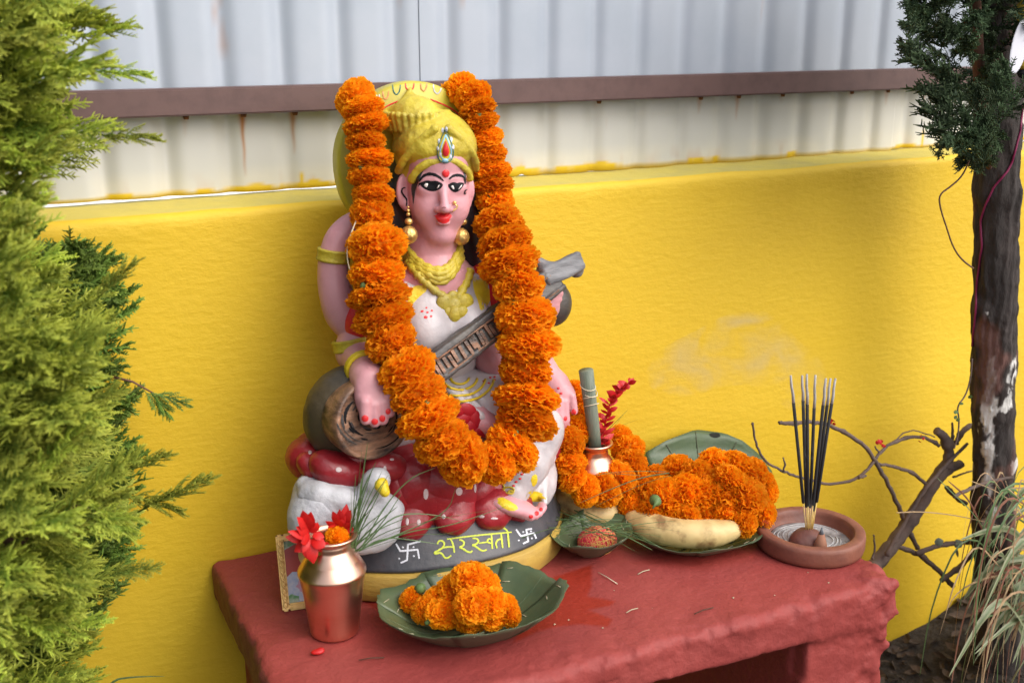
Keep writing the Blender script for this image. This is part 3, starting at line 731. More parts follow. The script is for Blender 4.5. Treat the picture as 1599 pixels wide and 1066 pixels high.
for (x, y, r_) in [(420, 412, .0115), (490, 440, .0125), (560, 410, .0115), (475, 372, .008), (500, 492, .0105), (455, 475, .008), (540, 478, .008)]:
    c = cast(bt, *Zn(x, y), .0); bead('pendant_lobe', c, r_, M_gold, (1, .5, 1))
VF = ([], [])
for (x, y, a, b_) in [(293, 446, 8, 7), (263, 471, 12, 8), (300, 478, 10, 7), (330, 466, 8, 7), (288, 512, 15, 11), (325, 505, 9, 9)]: blob(bt, circ(*Zn(x, y), a/4.44, b_/4.44, 8), .0006, 2, VF)
fin('painted_dot', VF, M_redp, st)
VF = blob(bt, [Zn(*p) for p in [(165, 330), (215, 290), (285, 290), (300, 325), (255, 360), (215, 400), (190, 430), (160, 425)]], .0007, 4); fin('painted_patch', VF, M_yelp, st)
VF = blob(bt, [Zn(*p) for p in [(610, 240), (690, 200), (735, 300), (740, 390), (700, 450), (665, 470), (650, 400), (620, 330)]], .0007, 4); fin('painted_patch', VF, M_yelp, st)
VF = ([], [])
for l in [[(690, 955), (720, 935)], [(725, 968), (740, 962)], [(765, 945), (775, 940)], [(735, 930), (742, 926)], [(765, 925), (770, 922)], [(560, 812), (566, 818)], [(525, 830), (530, 838)], [(500, 842), (505, 848)]]:
    blob(bt, circ(*Zn(*l[0]), 2.2, 1.6, 8), .0008, 2, VF)
for (x, y) in [(805, 740), (812, 747), (806, 752), (798, 748), (815, 740), (802, 758), (872, 606), (866, 612), (876, 614)]: blob(bt, circ(x, y, 2.6, 1.8, 8), .0008, 2, VF)
fin('painted_dot', VF, M_redp, st)
VF = ([], [])
for pts in [[(768, 770), (790, 778), (812, 792), (800, 799), (780, 790)], [(825, 765), (845, 768), (856, 778), (840, 784), (820, 780)], [(828, 745), (838, 738), (840, 752), (832, 762)]]: blob(bt, pts, .0008, 3, VF)
fin('painted_patch', VF, M_yelp, st)
for (x, y, r1) in [(795, 765, 8), (782, 760, 6), (798, 768, 4)]:
    c3 = [cast(bt, x+r1*math.cos(t), y+r1*.6*math.sin(t), .001) for t in np.linspace(0, 6.28, 14)]; c3 = [c for c in c3 if c]
    if len(c3) > 4: tube('hem_ornament', c3, .0012, M_gold, st, 5)
# --- arm bands
def band(name, pts, rr, m, wd=.010):
    a, b = Vector(pts[0]), Vector(pts[1]); d = (b-a).normalized(); c = (a+b)/2; u = d.orthogonal().normalized(); w_ = d.cross(u); V, F = [], []; n = 48
    prof = [(-wd/2, -.001), (-wd/2, .0022), (-wd*.36, .0034), (-wd*.28, .0026), (wd*.28, .0026), (wd*.36, .0034), (wd/2, .0022), (wd/2, -.001)]
    for (t, e) in prof:
        for k in range(n):
            a_ = 6.28318*k/n; r_ = rr+e+(.0006*math.sin(k*math.pi) if 0 else .0005*(k % 2)); V.append(c+d*t+(u*math.cos(a_)+w_*math.sin(a_))*r_)
    for i in range(len(prof)-1):
        for k in range(n): F.append((i*n+k, i*n+(k+1) % n, (i+1)*n+(k+1) % n, (i+1)*n+k))
    return mesh(name, V, F, m, st)
band('armlet', (A(520, 407, -.09), A(522, 390, -.09)), .0168, M_gold, .015)
band('armlet', (A(550, 527, -.1145), A(554, 545, -.1175)), .0222, M_gold, .014)
band('bracelet', (A(565, 569, -.155), A(571, 580, -.172)), .0190, M_yelp, .008)
# --- nails
def nails(pts, off=.0009):
    for (u, v, a, b_) in pts: fin('painted_nail', blob(bb, circ(u, v, a, b_, 10), off, 3), M_redp, st)
nails([(570, 653, 5.6, 5.5), (585, 658, 5.4, 5.2), (597, 653, 5, 5.6), (606, 642, 4.2, 5)])
nails([(864, 646, 3.2, 4), (874, 651, 3, 4), (883, 653, 3, 4), (896, 643, 3.6, 5), (855, 446, 3, 2.6)])
nails([(829, 806, 3.6, 3.2), (838, 801, 3.6, 3.6), (845, 795, 3, 3.2)])
# --- red cloth flower on the lap
for k, (u, v, rt, l) in enumerate([(730, 640, 30, .022), (722, 655, -20, .022), (742, 655, 80, .022), (735, 668, 120, .024), (715, 640, 60, .018), (748, 675, 20, .02)]):
    sm_('red_petal', [(prim_ell(A(u, v, -.20), (l*.6, .003, l*.38), q_('Y', rt)), .002)], mat('crimson_petal', (.32, .004, .012), .5) if 'crimson_petal' not in MATS else MATS['crimson_petal'], .0016)
# --- veena
vn = st
gb = [(prim_ell(A(548, 645, -.145), (.058, .040, .058)), .004), ]
gn = (A(600, 655, -.225)-A(545, 645, -.14)).normalized()
sm_('gourd', gb, M_gourd, .002, lambda P: .0006*snoise(P, 70))
fc = A(583, 652, -.192)
fr = fc+Vector((0, 0, 0))
face_q = Vector((.30, -1, .12)).to_track_quat('Z', 'Y')
def disc(name, c, q, r1, r2, prof, m, n=64):
    V, F = [], []
    for (s, d) in prof:
        for k in range(n):
            a = 6.28318*k/n; V.append(c+q @ Vector((r1*s*math.cos(a), r2*s*math.sin(a), d)))
    for i in range(len(prof)-1):
        for k in range(n): F.append((i*n+k, i*n+(k+1) % n, (i+1)*n+(k+1) % n, (i+1)*n+k))
    F.append(tuple((len(prof)-1)*n+k for k in range(n))); return mesh(name, V, F, m, st)
gf_ = disc('gourd_face', fc, face_q, .054, .048, [(.86, -.040), (1.0, -.008), (1.0, .003), (.97, .0055), (.9, .0050), (.87, .002), (.84, .0005), (.70, .002), (.4, .003), (.02, .003)], M_veenaf)
bg_ = bvh_of(gf_)
for k in range(34):
    rr = random.uniform(14, 58); t0 = random.uniform(0, 6.28); ln = random.uniform(.3, 1.3)
    pts = [(578+rr*1.0*math.cos(t), 652+rr*.86*math.sin(t)) for t in np.linspace(t0, t0+ln, 7)]
    fin('brush_mark', stroke(bg_, pts, random.uniform(1.2, 5.5), .0006, .9, 2.5), M_matte if k % 3 else M_veena, st)
sm_('gourd', [(prim_ell(A(862, 474, -.12), (.026, .024, .030)), .003)], M_veena, .002)
a_, b_ = A(618, 618, -.205), A(868, 432, -.150)
d_ = (b_-a_).normalized(); nrm = Vector((-.12, -1, .25)); nrm = (nrm-d_*nrm.dot(d_)).normalized(); sd_ = d_.cross(nrm)
Mq = Matrix((sd_, nrm, d_)).transposed().to_quaternion()     # local x = across, y = towards viewer, z = along
L_ = (b_-a_).length
neck = sm_('veena_neck', [(prim_box((a_+b_)/2, (.0165, .010, L_/2), Mq, .004), .002), (prim_box((a_+b_)/2+sd_*(-.0115), (.0055, .0125, L_/2), Mq, .003), .002), (prim_box((a_+b_)/2+sd_*(.0150), (.0035, .0125, L_/2), Mq, .002), .002)], M_veena, .0016, lambda P: .0005*snoise(P, 160))
for f in np.linspace(.06, .80, 30):
    f += random.uniform(-.006, .006)
    if random.random() < .12: continue
    c = a_.lerp(b_, f)+nrm*.0108+sd_*(.003+random.uniform(-.002, .002)); V = []; fl_ = random.uniform(.006, .0095)
    for sx in (-fl_, fl_):
        for sy in (-.002, .0026):
            for sz in (-.0020, .0020): V.append(c+sd_*(sx+.001*math.sin(f*90))+nrm*sy+d_*(sz+(.0008*math.sin(f*50) if sx > 0 else 0)))
    mesh('fret', V, [(0, 1, 3, 2), (4, 6, 7, 5), (0, 4, 5, 1), (2, 3, 7, 6), (1, 5, 7, 3), (0, 2, 6, 4)], M_veenaf, st, False)
tube('veena_string', [a_+nrm*.0125+sd_*.0135, a_.lerp(b_, .95)+nrm*.0125+sd_*.0135], .0012, M_veenaf, st, 5)
tube('veena_string', [a_+nrm*.0125-sd_*.0075, a_.lerp(b_, .95)+nrm*.0125-sd_*.0075], .0012, M_veenaf, st, 5)
c1, c2 = A(846, 428, -.150), A(900, 416, -.140)
d2 = (c2-c1).normalized()
sm_('peg_head', [(prim_box(c1.lerp(c2, .5), (.012, .014, (c2-c1).length/2+.004), Matrix((sd_, nrm, (c2-c1).normalized())).transposed().to_quaternion(), .004), .003),
                 (prim_cap(A(840, 408, -.145), A(856, 420, -.148), .007, .010), .006), (prim_cap(A(893, 410, -.142), A(900, 422, -.142), .009, .010), .004)], M_grey, .0018, lambda P: .0007*snoise(P*np.array([.4, 1, 2]), 120))
# --- lettering and emblems on the base
bs = bvh_of(base)
def Zt(x, y): return (560+x/5, 700+y/5)
VF = ([], [])
for pts, w_ in [([(690, 706), (800, 692), (960, 673), (1195, 652)], 2.6),
        ([(614, 748), (622, 722), (650, 716), (672, 738), (660, 772), (622, 795), (588, 812), (600, 822), (632, 810), (655, 822), (668, 850), (695, 856), (722, 832)], 3.0),
        ([(655, 775), (700, 765), (738, 768)], 2.6), ([(712, 700), (735, 735), (748, 812)], 2.8),
        ([(785, 712), (812, 716), (826, 738), (812, 762), (782, 768), (815, 780), (845, 803), (872, 812), (888, 796)], 3.0),
        ([(888, 700), (920, 700), (940, 722), (915, 748), (880, 752), (915, 762), (945, 788), (972, 800), (1000, 788)], 3.0),
        ([(938, 738), (1010, 728)], 2.4), ([(1040, 712), (1012, 700), (1003, 728), (1030, 740), (1044, 728)], 2.6), ([(1036, 668), (1043, 782)], 3.0),
        ([(1118, 706), (1088, 708), (1068, 738), (1080, 778)], 2.8), ([(1112, 665), (1124, 775)], 3.0),
        ([(1164, 655), (1174, 770)], 3.0), ([(1108, 628), (1128, 618), (1150, 630), (1168, 655)], 2.6)]:
    stroke(bs, [Zt(*p) for p in pts], w_, .0005, .25, 1.4, True, VF)
fin('lettering', VF, M_lime, st)
for pls, dots in [([[(292, 742), (325, 800), (460, 788), (472, 858)], [(486, 722), (385, 748), (378, 870), (328, 892)]], [(345, 770), (428, 768), (316, 858), (430, 838)]),
                  ([[(1228, 630), (1265, 682), (1368, 660), (1386, 702)], [(1352, 625), (1308, 632), (1324, 722), (1282, 742)]], [(1285, 650), (1345, 645), (1250, 716), (1352, 700)])]:
    VF = ([], [])
    for pl in pls: stroke(bs, [Zt(*p) for p in pl], 2.9, .0005, .1, 1.2, False, VF)
    for d in dots: blob(bs, circ(*Zt(*d), 1.7, 1.5, 8), .0006, 2, VF)
    fin('emblem', VF, M_whp, st)
VF = stroke(bvh_of([o for o in st.children if o.name.startswith('plinth')][0]), [(762, 886), (770, 884)], 4, .0006, 0, 2, False); fin('paint_smear', VF, mat('blue_smear', (.05, .08, .22), .5), st)
# highlights painted as white dabs on the lotus
bl_ = bvh_of(*[o for o in st.children if o.name.split('.')[0] in ('petal', 'lotus_seat')])
dm_ = mat('dab_paint', (.62, .50, .50), .5)
for (u, v, a, b2) in [(665, 771, 4, 9), (717, 767, 5.5, 6.5), (636, 814, 2.6, 6), (654, 815, 3, 5), (693, 806, 3, 4), (742, 762, 2, 7), (752, 806, 5, 2.5), (772, 809, 6, 1.8), (529, 733, 5, 4), (484, 706, 3, 3.2), (548, 709, 4, 2.4), (612, 717, 3.5, 2), (601, 731, 2.5, 4)]:
    fin('highlight_dab', blob(bl_, circ(u, v, a, b2, 9), .0006, 2), dm_, st)

# ================================================================== OFFERINGS
def with_random(m, amt_h=.012, amt_v=.25):
    t = m.node_tree; b = t.nodes['Principled BSDF']; src = b.inputs['Base Color'].links[0].from_socket
    oi = t.nodes.new('ShaderNodeObjectInfo'); h = t.nodes.new('ShaderNodeHueSaturation')
    r1 = t.nodes.new('ShaderNodeMapRange'); r1.inputs[3].default_value = .5-amt_h; r1.inputs[4].default_value = .5+amt_h
    r2 = t.nodes.new('ShaderNodeMapRange'); r2.inputs[3].default_value = 1-amt_v; r2.inputs[4].default_value = 1+amt_v*.4
    t.links.new(oi.outputs['Random'], r1.inputs[0]); t.links.new(oi.outputs['Random'], r2.inputs[0])
    t.links.new(r1.outputs[0], h.inputs['Hue']); t.links.new(r2.outputs[0], h.inputs['Value']); t.links.new(src, h.inputs['Color'])
    for l in list(t.links):
        if l.from_socket == src and l.to_node != h: t.links.new(h.outputs[0], l.to_socket)
M_mari = mat('marigold_petal', (1.0, .295, .004), .65, attr=['tip'], attrcol=[(1.0, .45, .010)], trans=.5, spec=.2); with_random(M_mari, .006, .12)
M_calyx = mat('calyx_green', (.10, .17, .05), .6)
M_leafin = mat('leaf_plate_green', (.075, .115, .055), .42, (.055, .085, .045), 20, .6, .35, 60, .002, col3=(.10, .12, .05), n3=9)
M_leafout = mat('leaf_plate_underside', (.085, .075, .042), .55, (.06, .065, .035), 25, .6, .4, 60, .002)
M_pin = mat('stitch_straw', (.45, .40, .27), .7)
M_cop = mat('copper', (.84, .53, .39), .29, (.74, .43, .30), 6, .5, .12, 30, .001, metal=1, stretch=(1, 1, 9))
M_redpet = mat('scarlet_petal', (.62, .012, .010), .5, (.45, .008, .01), 80, .5, trans=.15)
M_salvia = mat('dusky_red_petal', (.55, .010, .012), .5, (.42, .015, .02), 80, .5, trans=.1)
M_grass = mat('grass_blade_green', (.10, .17, .06), .5, (.06, .11, .04), 40, .5, trans=.2)
M_ban = mat('banana_peel', (.62, .46, .20), .5, (.50, .33, .13), 30, .5, .15, 90, .001, col3=(.24, .13, .05), n3=34)
M_bandark = mat('banana_tip', (.06, .035, .02), .8)
M_clay = mat('terracotta', (.22, .080, .048), .6, (.15, .05, .035), 30, .6, .35, 120, .002, col3=(.24, .085, .06), n3=9)
M_ash = mat('incense_ash', (.45, .44, .44), .9, (.25, .24, .24), 60, .6)
M_thread = mat('white_thread', (.65, .58, .42), .8)

def petal_cloud(n=300, seed=0, obl=.72, hole=0.0):
    r_ = np.random.RandomState(seed); V, F, T = [], [], []
    ga = math.pi*(3-math.sqrt(5)); na, nl = 4, 3
    # a few large lobes make the ball uneven, as crushed flowers are
    lob = r_.normal(size=(7, 3)); lob /= np.linalg.norm(lob, axis=1)[:, None]
    for i in range(n):
        z = 1-2*(i+.5)/n; a = i*ga+r_.normal()*.25; z = np.clip(z+r_.normal()*.06, -.97, .97); s = math.sqrt(1-z*z)
        d = Vector((s*math.cos(a), s*math.sin(a), z))
        t = (Vector((0, 0, 1)) if abs(z) < .9 else Vector((1, 0, 0))).cross(d).normalized()
        tw = r_.uniform(-1.3, 1.3); t = Matrix.Rotation(tw, 3, d) @ t; nn = d.cross(t)
        L = (.93+.16*r_.rand())+.07*max(float(np.max(lob @ np.array(d)))-.75, 0)*4
        w_ = r_.uniform(.13, .22); rt = r_.uniform(.55, .72); cu = r_.uniform(-.16, .26); ph = r_.uniform(0, 6.28)
        b = len(V)
        for li in range(nl):
            q = li/(nl-1); rad = rt+(L-rt)*q
            for k in range(na):
                x = (k/(na-1)-.5)*2; ww = w_*(.35+.65*q**.8)
                ruff = .07*q*math.sin(x*4.6+ph)+.02*r_.normal()*q
                edge = -.05*abs(x)**2*q+.03*q*r_.normal()
                p = d*(rad+edge)+t*(x*ww)+nn*(cu*q*q*.8+ruff)
                V.append(Vector((p.x, p.y, p.z*obl))); T.append(min(1, max(0, (q-.15)*1.15*r_.uniform(.7, 1.15))))
        for li in range(nl-1):
            for k in range(na-1): F.append((b+li*na+k, b+li*na+k+1, b+(li+1)*na+k+1, b+(li+1)*na+k))
    b = len(V)
    for i in range(7):
        for j in range(10):
            a = math.pi*i/6; c = 6.28318*j/10; V.append(Vector((math.sin(a)*math.cos(c), math.sin(a)*math.sin(c), math.cos(a)*obl))*.80); T.append(.25)
    for i in range(6):
        for j in range(10): F.append((b+i*10+j, b+(i+1)*10+j, b+(i+1)*10+(j+1) % 10, b+i*10+(j+1) % 10))
    me = bpy.data.meshes.new('marigold'); me.from_pydata([tuple(v) for v in V], [], F); me.update()
    at = me.attributes.new('tip', 'FLOAT', 'POINT'); at.data.foreach_set('value', np.array(T, np.float32))
    me.polygons.foreach_set('use_smooth', np.ones(len(me.polygons), dtype=bool)); me.materials.append(M_mari); return me
FLAT = [petal_cloud(520, s, .74) for s in range(5)]
def flower(name, c, r, ax, parent, flat=1.0, k=None):
    me = FLAT[(k if k is not None else random.randrange(5))]
    o = bpy.data.objects.new(name, me); COL.objects.link(o)
    q = Vector(ax).normalized().to_track_quat('Z', 'Y') @ Matrix.Rotation(random.uniform(0, 6.28), 4, 'Z').to_quaternion()
    o.matrix_world = Matrix.LocRotScale(Vector(c), q, Vector((r*random.uniform(.90, 1.10), r*random.uniform(.90, 1.10), r*flat/.74)))
    if parent is not None:
        mw = o.matrix_world.copy(); o.parent = parent; o.matrix_parent_inverse = Matrix.Translation(-parent.location); o.matrix_basis = mw
    return o
def garland(root, L, thr=.0008, fscale=1.0):
    P = [A(u, v, y) for (u, v, w_, h_, y) in L]
    for i, (u, v, w_, h_, y) in enumerate(L):
        a, b = P[max(i-1, 0)], P[min(i+1, len(P)-1)]; ax = (b-a).normalized()
        rp = px(w_, P[i])/2*1.07*fscale
        sp = ((b-a).length/(2 if 0 < i < len(P)-1 else 1))*.68
        ax = (ax+Vector((random.uniform(-.12, .12), random.uniform(-.12, .12), random.uniform(-.12, .12)))).normalized()
        flower('marigold', P[i], rp, ax, root, min(max(sp/rp, .52), .95), i % 5)
    for i in range(3, len(P)-2, 5):
        d = (CAM-P[i]).normalized(); ax = (P[i+1]-P[i]).normalized(); c = P[i].lerp(P[i+1], .5)+d*px(L[i][2], P[i])*.30+ax.cross(d)*px(L[i][2], P[i])*random.uniform(-.3, .3)
        V_, F_ = tube_vf([c-ax*.004, c, c+ax*.004+d*.002], [.002, .0042, .0015], 7); mesh('calyx', V_, F_, M_calyx, root)
    q = dens(smoothp([tuple(p) for p in P], 1), .01)
    tube('thread', q, thr, M_thread, root, 5)
big = [(710, 150, 44, 26, -.050), (724, 141, 52, 28, -.070), (739, 151, 58, 30, -.092), (746, 171, 54, 28, -.102), (750, 190, 54, 28, -.106), (756, 215, 52, 28, -.108), (762, 241, 56, 28, -.110), (765, 266, 58, 28, -.112), (769, 290, 56, 28, -.116), (773, 314, 50, 26, -.122),
       (780, 350, 74, 36, -.145), (788, 381, 86, 38, -.158), (795, 412, 84, 40, -.172), (811, 449, 78, 48, -.190), (821, 494, 82, 40, -.205), (824, 538, 88, 48, -.212), (820, 580, 78, 40, -.215),
       (822, 622, 92, 42, -.228), (822, 658, 92, 42, -.236), (800, 700, 80, 60, -.243), (772, 722, 72, 60, -.248), (722, 716, 84, 70, -.250), (690, 688, 84, 50, -.246), (668, 651, 88, 50, -.240), (652, 614, 80, 44, -.228), (636, 577, 82, 48, -.215),
       (608, 533, 78, 44, -.192), (597, 496, 84, 40, -.180), (592, 462, 88, 40, -.172), (588, 426, 84, 44, -.165), (587, 384, 86, 46, -.155), (580, 334, 64, 34, -.130), (582, 304, 62, 32, -.122), (576, 275, 60, 30, -.116), (577, 248, 64, 30, -.112), (572, 221, 60, 30, -.108), (571, 194, 64, 34, -.104), (567, 170, 62, 34, -.098), (557, 150, 56, 32, -.085), (549, 160, 46, 34, -.062)]
g1 = thing('marigold_garland', 'long orange marigold garland hung over the halo and looping down across the goddess statue', 'garland', A(745, 735, -.25))
garland(g1, big)
# loose thread loop at the left strand
tube('thread', smoothp([tuple(A(*p)) for p in [(556, 345, -.14), (545, 372, -.15), (541, 395, -.155), (545, 420, -.16), (556, 440, -.165)]]), .0007, M_thread, g1, 5)
g2 = thing('marigold_garland', 'shorter marigold garland wound round the small copper pot beside the statue', 'garland', A(913, 790, -.19))
garland(g2, [(896, 608, 36, 22, -.085), (905, 626, 38, 22, -.09), (910, 648, 38, 22, -.10), (905, 670, 38, 22, -.12), (888, 692, 50, 26, -.145), (886, 722, 50, 28, -.155), (895, 748, 50, 28, -.165), (915, 766, 50, 30, -.172), (942, 763, 52, 30, -.170), (966, 748, 52, 30, -.160), (984, 724, 52, 30, -.145), (980, 700, 50, 26, -.125), (966, 683, 38, 24, -.105)])

def orient_ell(a): return a
def leaf_bowl(name, label, c, a, b, h, rz, n=6, seed=1, lift=None, cut=.10, pins=True, flatr=.5):
    r_ = np.random.RandomState(seed); root = thing(name, label, 'leaf plate' if a > .08 else 'leaf bowl', c)
    Mz = Matrix.Rotation(rz, 3, 'Z')
    def pos(s, th, dz):
        rim = 1-cut*abs(math.sin((th*n/2)+seed))**2+.008*math.sin(th*7+seed)
        rr = s*rim; z = h*max(0, (rr-flatr*.6)/(1-flatr*.6))**1.35
        z += .0012*math.sin(th*5+seed)*s**3+(lift(th)*s**2.5 if lift else 0)
        return Mz @ Vector((a*rr*math.cos(th), b*rr*math.sin(th), z+dz))+Vector(c)
    for i in range(n):
        t0 = 6.28318*i/n-.16; t1 = 6.28318*(i+1)/n+.16; V, F = [], []; nt_, nr = 14, 12
        for j in range(nr+1):
            s = .04+.96*j/nr
            for k in range(nt_+1):
                f = k/nt_; th = t0+(t1-t0)*f
                V.append(pos(s*(1+.012*r_.normal()*(j == nr)), th, .0012+.0016*f+.0007*math.sin(j*1.9+i)*(.4+abs(f-.5))))
        for j in range(nr):
            for k in range(nt_): F.append((j*(nt_+1)+k, (j+1)*(nt_+1)+k, (j+1)*(nt_+1)+k+1, j*(nt_+1)+k+1))
        o = mesh('leaf', V, F, M_leafin, root); o.data.materials.append(M_leafout)
        md = o.modifiers.new('t', 'SOLIDIFY'); md.thickness = .0006; md.offset = -1; md.material_offset = 1; md.material_offset_rim = 0
        # midrib and veins
        tm = (t0+t1)/2; tube('vein', [pos(s, tm, .0022) for s in np.linspace(.1, .97, 12)], [.0010-.0007*s for s in np.linspace(0, 1, 12)], M_leafin, root, 5)
        if pins:
            for s in (.55, .80, .93):
                th = t1-.14; p = pos(s, th, .0034); d = (pos(s, th+.09, .0034)-pos(s, th-.09, .0034)).normalized()
                d = (d+Vector((r_.uniform(-.5, .5), r_.uniform(-.5, .5), 0))).normalized(); tube('stitch', [p-d*.005, p+d*.005], .0005, M_pin, root, 4)
    return root, pos
C3 = Zp(738, 938, .036); C3.z = 0
b1, _ = leaf_bowl('leaf_plate', 'shallow green leaf plate holding loose marigolds at the front of the red stand', C3, .111, .082, .040, R(-10), 7, 3, lift=lambda t: .003*math.cos(t), cut=.035, flatr=.75)
for i, (u, v, r_, z, ax) in enumerate([(692, 957, 27, .030, (-.3, -.5, .6)), (735, 960, 27, .030, (.1, -1, .5)), (768, 960, 24, .030, (.4, -.8, .6)), (795, 958, 22, .028, (1, -.3, .5)), (642, 936, 21, .030, (-1, 0, .6)), (664, 952, 22, .028, (-.6, -.7, .3)),
                                       (712, 925, 32, .045, (-.3, -.3, 1)), (765, 940, 30, .046, (.5, -.3, 1)), (790, 945, 22, .034, (.6, 0, 1)), (735, 905, 32, .064, (0, -.5, 1)), (757, 912, 26, .058, (.5, -.5, .8)), (740, 945, 30, .048, (0, -1, .6)), (680, 935, 22, .036, (-.6, 0, 1))]):
    p = Zp(u, v, z); fl = flower('marigold', p, px(r_, p), ax, None, .78)
    loc = ['lower left', 'front middle', 'front right', 'far right'][i % 4]
    tag(fl, None, 'flower', 'loose marigolds heaped in the front leaf plate')
    fl['label'] = ['orange marigold low at the left front of the heap', 'orange marigold low at the front centre of the heap', 'orange marigold low at the front just right of centre', 'orange marigold at the right front end of the heap', 'small marigold furthest left in the heap, green calyx showing on top', 'small marigold left front of the heap beside a green stem', 'orange marigold in the middle layer left of centre', 'wide pale orange marigold in the middle layer right of centre', 'orange marigold furthest right in the front plate', 'largest marigold on the very top of the front heap', 'marigold on the right shoulder of the topmost marigold', 'marigold in the heart of the heap below the topmost one', 'marigold tucked between the small left ones and the top'][i]
    if i in (4, 5):
        q = Zp(*[(665, 931), (662, 968)][i-4], z+.012)
        pass
    if i == 4:
        V, F = tube_vf([p+Vector((.008, -.004, .012)), p+Vector((.011, -.006, .0165)), p+Vector((.013, -.008, .019))], [.0065, .0065, .003], 8)
        me_o = mesh('calyx', V, F, M_calyx, None); me_o.parent = fl; me_o.matrix_parent_inverse = fl.matrix_world.inverted()
    if i == 5:
        V, F = tube_vf([p+Vector((.006, -.015, -.002)), p+Vector((.0, -.0185, -.003)), p+Vector((-.008, -.020, -.005))], [.004, .0038, .002], 8)
        me_o = mesh('calyx', V, F, M_calyx, None); me_o.parent = fl; me_o.matrix_parent_inverse = fl.matrix_world.inverted()
# small bowl with thread ball
C4 = Zp(925, 868, .0); 
b2, _ = leaf_bowl('leaf_bowl', 'small brown green leaf bowl holding a ball of red and yellow thread', C4, .060, .046, .036, R(6), 5, 6, lift=lambda t: .006*max(0, math.sin(t+.4)), cut=.10, flatr=.2)
def thread_ball():
    c = C4+Vector((.008, .002, .0195)); root = thing('thread_ball', 'ball of red and yellow sacred thread lying in the small leaf bowl', 'thread ball', c)
    sdf('core', [(prim_ell(c, (.0255, .022, .0175)), 0)], M_redpet, root, .002)
    rd, ye = ([], []), ([], [])
    for k in range(90):
        n_ = Vector((random.gauss(0, .25), random.gauss(0, 1), random.gauss(0, .35))).normalized() if k % 5 else Vector((1, random.gauss(0, .12), random.gauss(0, .12))).normalized()
        u = n_.orthogonal().normalized(); w_ = n_.cross(u); off = random.uniform(-.5, .5); s = math.sqrt(1-off*off)
        pts = []
        for t in np.linspace(0, 6.28318, 22):
            q = (u*math.cos(t)+w_*math.sin(t))*s+n_*off; pts.append(c+Vector((q.x*.0262, q.y*.0228, q.z*.0182)))
        tube_vf(pts, .0006, 4, False, ye if (k % 4 == 0 or k % 5 == 0) else rd)
    tag(mesh('red_strand', rd[0], rd[1], mat('red_thread', (.70, .03, .07), .8), root), kind='stuff')
    tag(mesh('yellow_strand', ye[0], ye[1], mat('yellow_thread', (.7, .38, .10), .8), root), kind='stuff')
thread_ball()
# big plate with banana and mound
C5 = Zp(1088, 848, .0)
b3, _ = leaf_bowl('leaf_plate', 'large dark green leaf plate under the banana and the big marigold mound', C5, .094, .074, .024, R(-8), 7, 9, cut=.05, flatr=.8)
C6 = Zp(925, 800, .0)
b4, _ = leaf_bowl('leaf_plate', 'leaf plate half hidden beside the statue holding the small copper pot', C6, .078, .062, .020, R(5), 5, 12, cut=.12)
def banana(label, pts, rr):
    root = thing('banana', label, 'banana', pts[len(pts)//2])
    P = dens(smoothp([tuple(p) for p in pts], 2), .006); n = len(P); rad = [rr*min(1, .30+1.9*min(i/(n-1)+.02, 1-i/(n-1)+.02)**.8) for i in range(n)]
    sdf('peel', [(prim_cap(P[i], P[i+1], rad[i], rad[i+1]), .004) for i in range(n-1)], M_ban, root, .0018, lambda Q: .0005*snoise(Q, 60))
    tube('tip', [P[0]+(P[0]-P[1])*.2, P[0]+(P[0]-P[1]).normalized()*(.008)], [rr*.42, rr*.25], M_bandark, root, 8)
    tube('stalk', [P[-1], P[-1]+(P[-1]-P[-2]).normalized()*.012], [rr*.45, rr*.3], M_bandark, root, 8)
banana('pale banana lying on the large leaf plate under the marigold mound', [Zp(984, 808, .036), Zp(1018, 824, .030), Zp(1060, 833, .028), Zp(1105, 834, .028), Zp(1150, 826, .032)], .0180)
banana('pale curved banana with brown spots on the leaf plate under the small copper pot', [Zp(858, 768, .036), Zp(884, 790, .034), Zp(915, 802, .034), Zp(945, 804, .034), Zp(970, 798, .034)], .0150)
g3 = [(984, 790, 26, .045), (1012, 806, 25, .040), (1042, 806, 25, .040), (1072, 810, 26, .040), (1104, 800, 27, .042), (1138, 803, 27, .042), (1163, 818, 23, .036), (1190, 800, 26, .040),
      (1003, 765, 32, .060), (1035, 778, 34, .060), (1066, 770, 34, .066), (1100, 768, 34, .066), (1133, 770, 34, .066), (1168, 778, 34, .060), (1196, 768, 24, .055),
      (1022, 748, 26, .070), (1058, 735, 28, .078), (1090, 744, 30, .082), (1122, 728, 30, .088), (1152, 728, 28, .088), (1176, 742, 28, .078), (1192, 752, 22, .068), (1140, 748, 26, .085), (1000, 748, 20, .062)]
grp = 'marigolds heaped on the big leaf plate'
od = ['first', 'second', 'third', 'fourth', 'fifth', 'sixth', 'seventh', 'eighth', 'ninth', 'tenth']; glab = ['']*len(g3)
for nm_, ids_ in (('bottom row', range(0, 8)), ('middle row', range(8, 15)), ('top layer', range(15, 24))):
    for r_, i in enumerate(sorted(ids_, key=lambda i: g3[i][0])): glab[i] = '%s marigold from the left in the %s of the mound beside the incense' % (od[r_], nm_)
glab[9] = 'second marigold from the left in the middle row, with a green calyx in it'
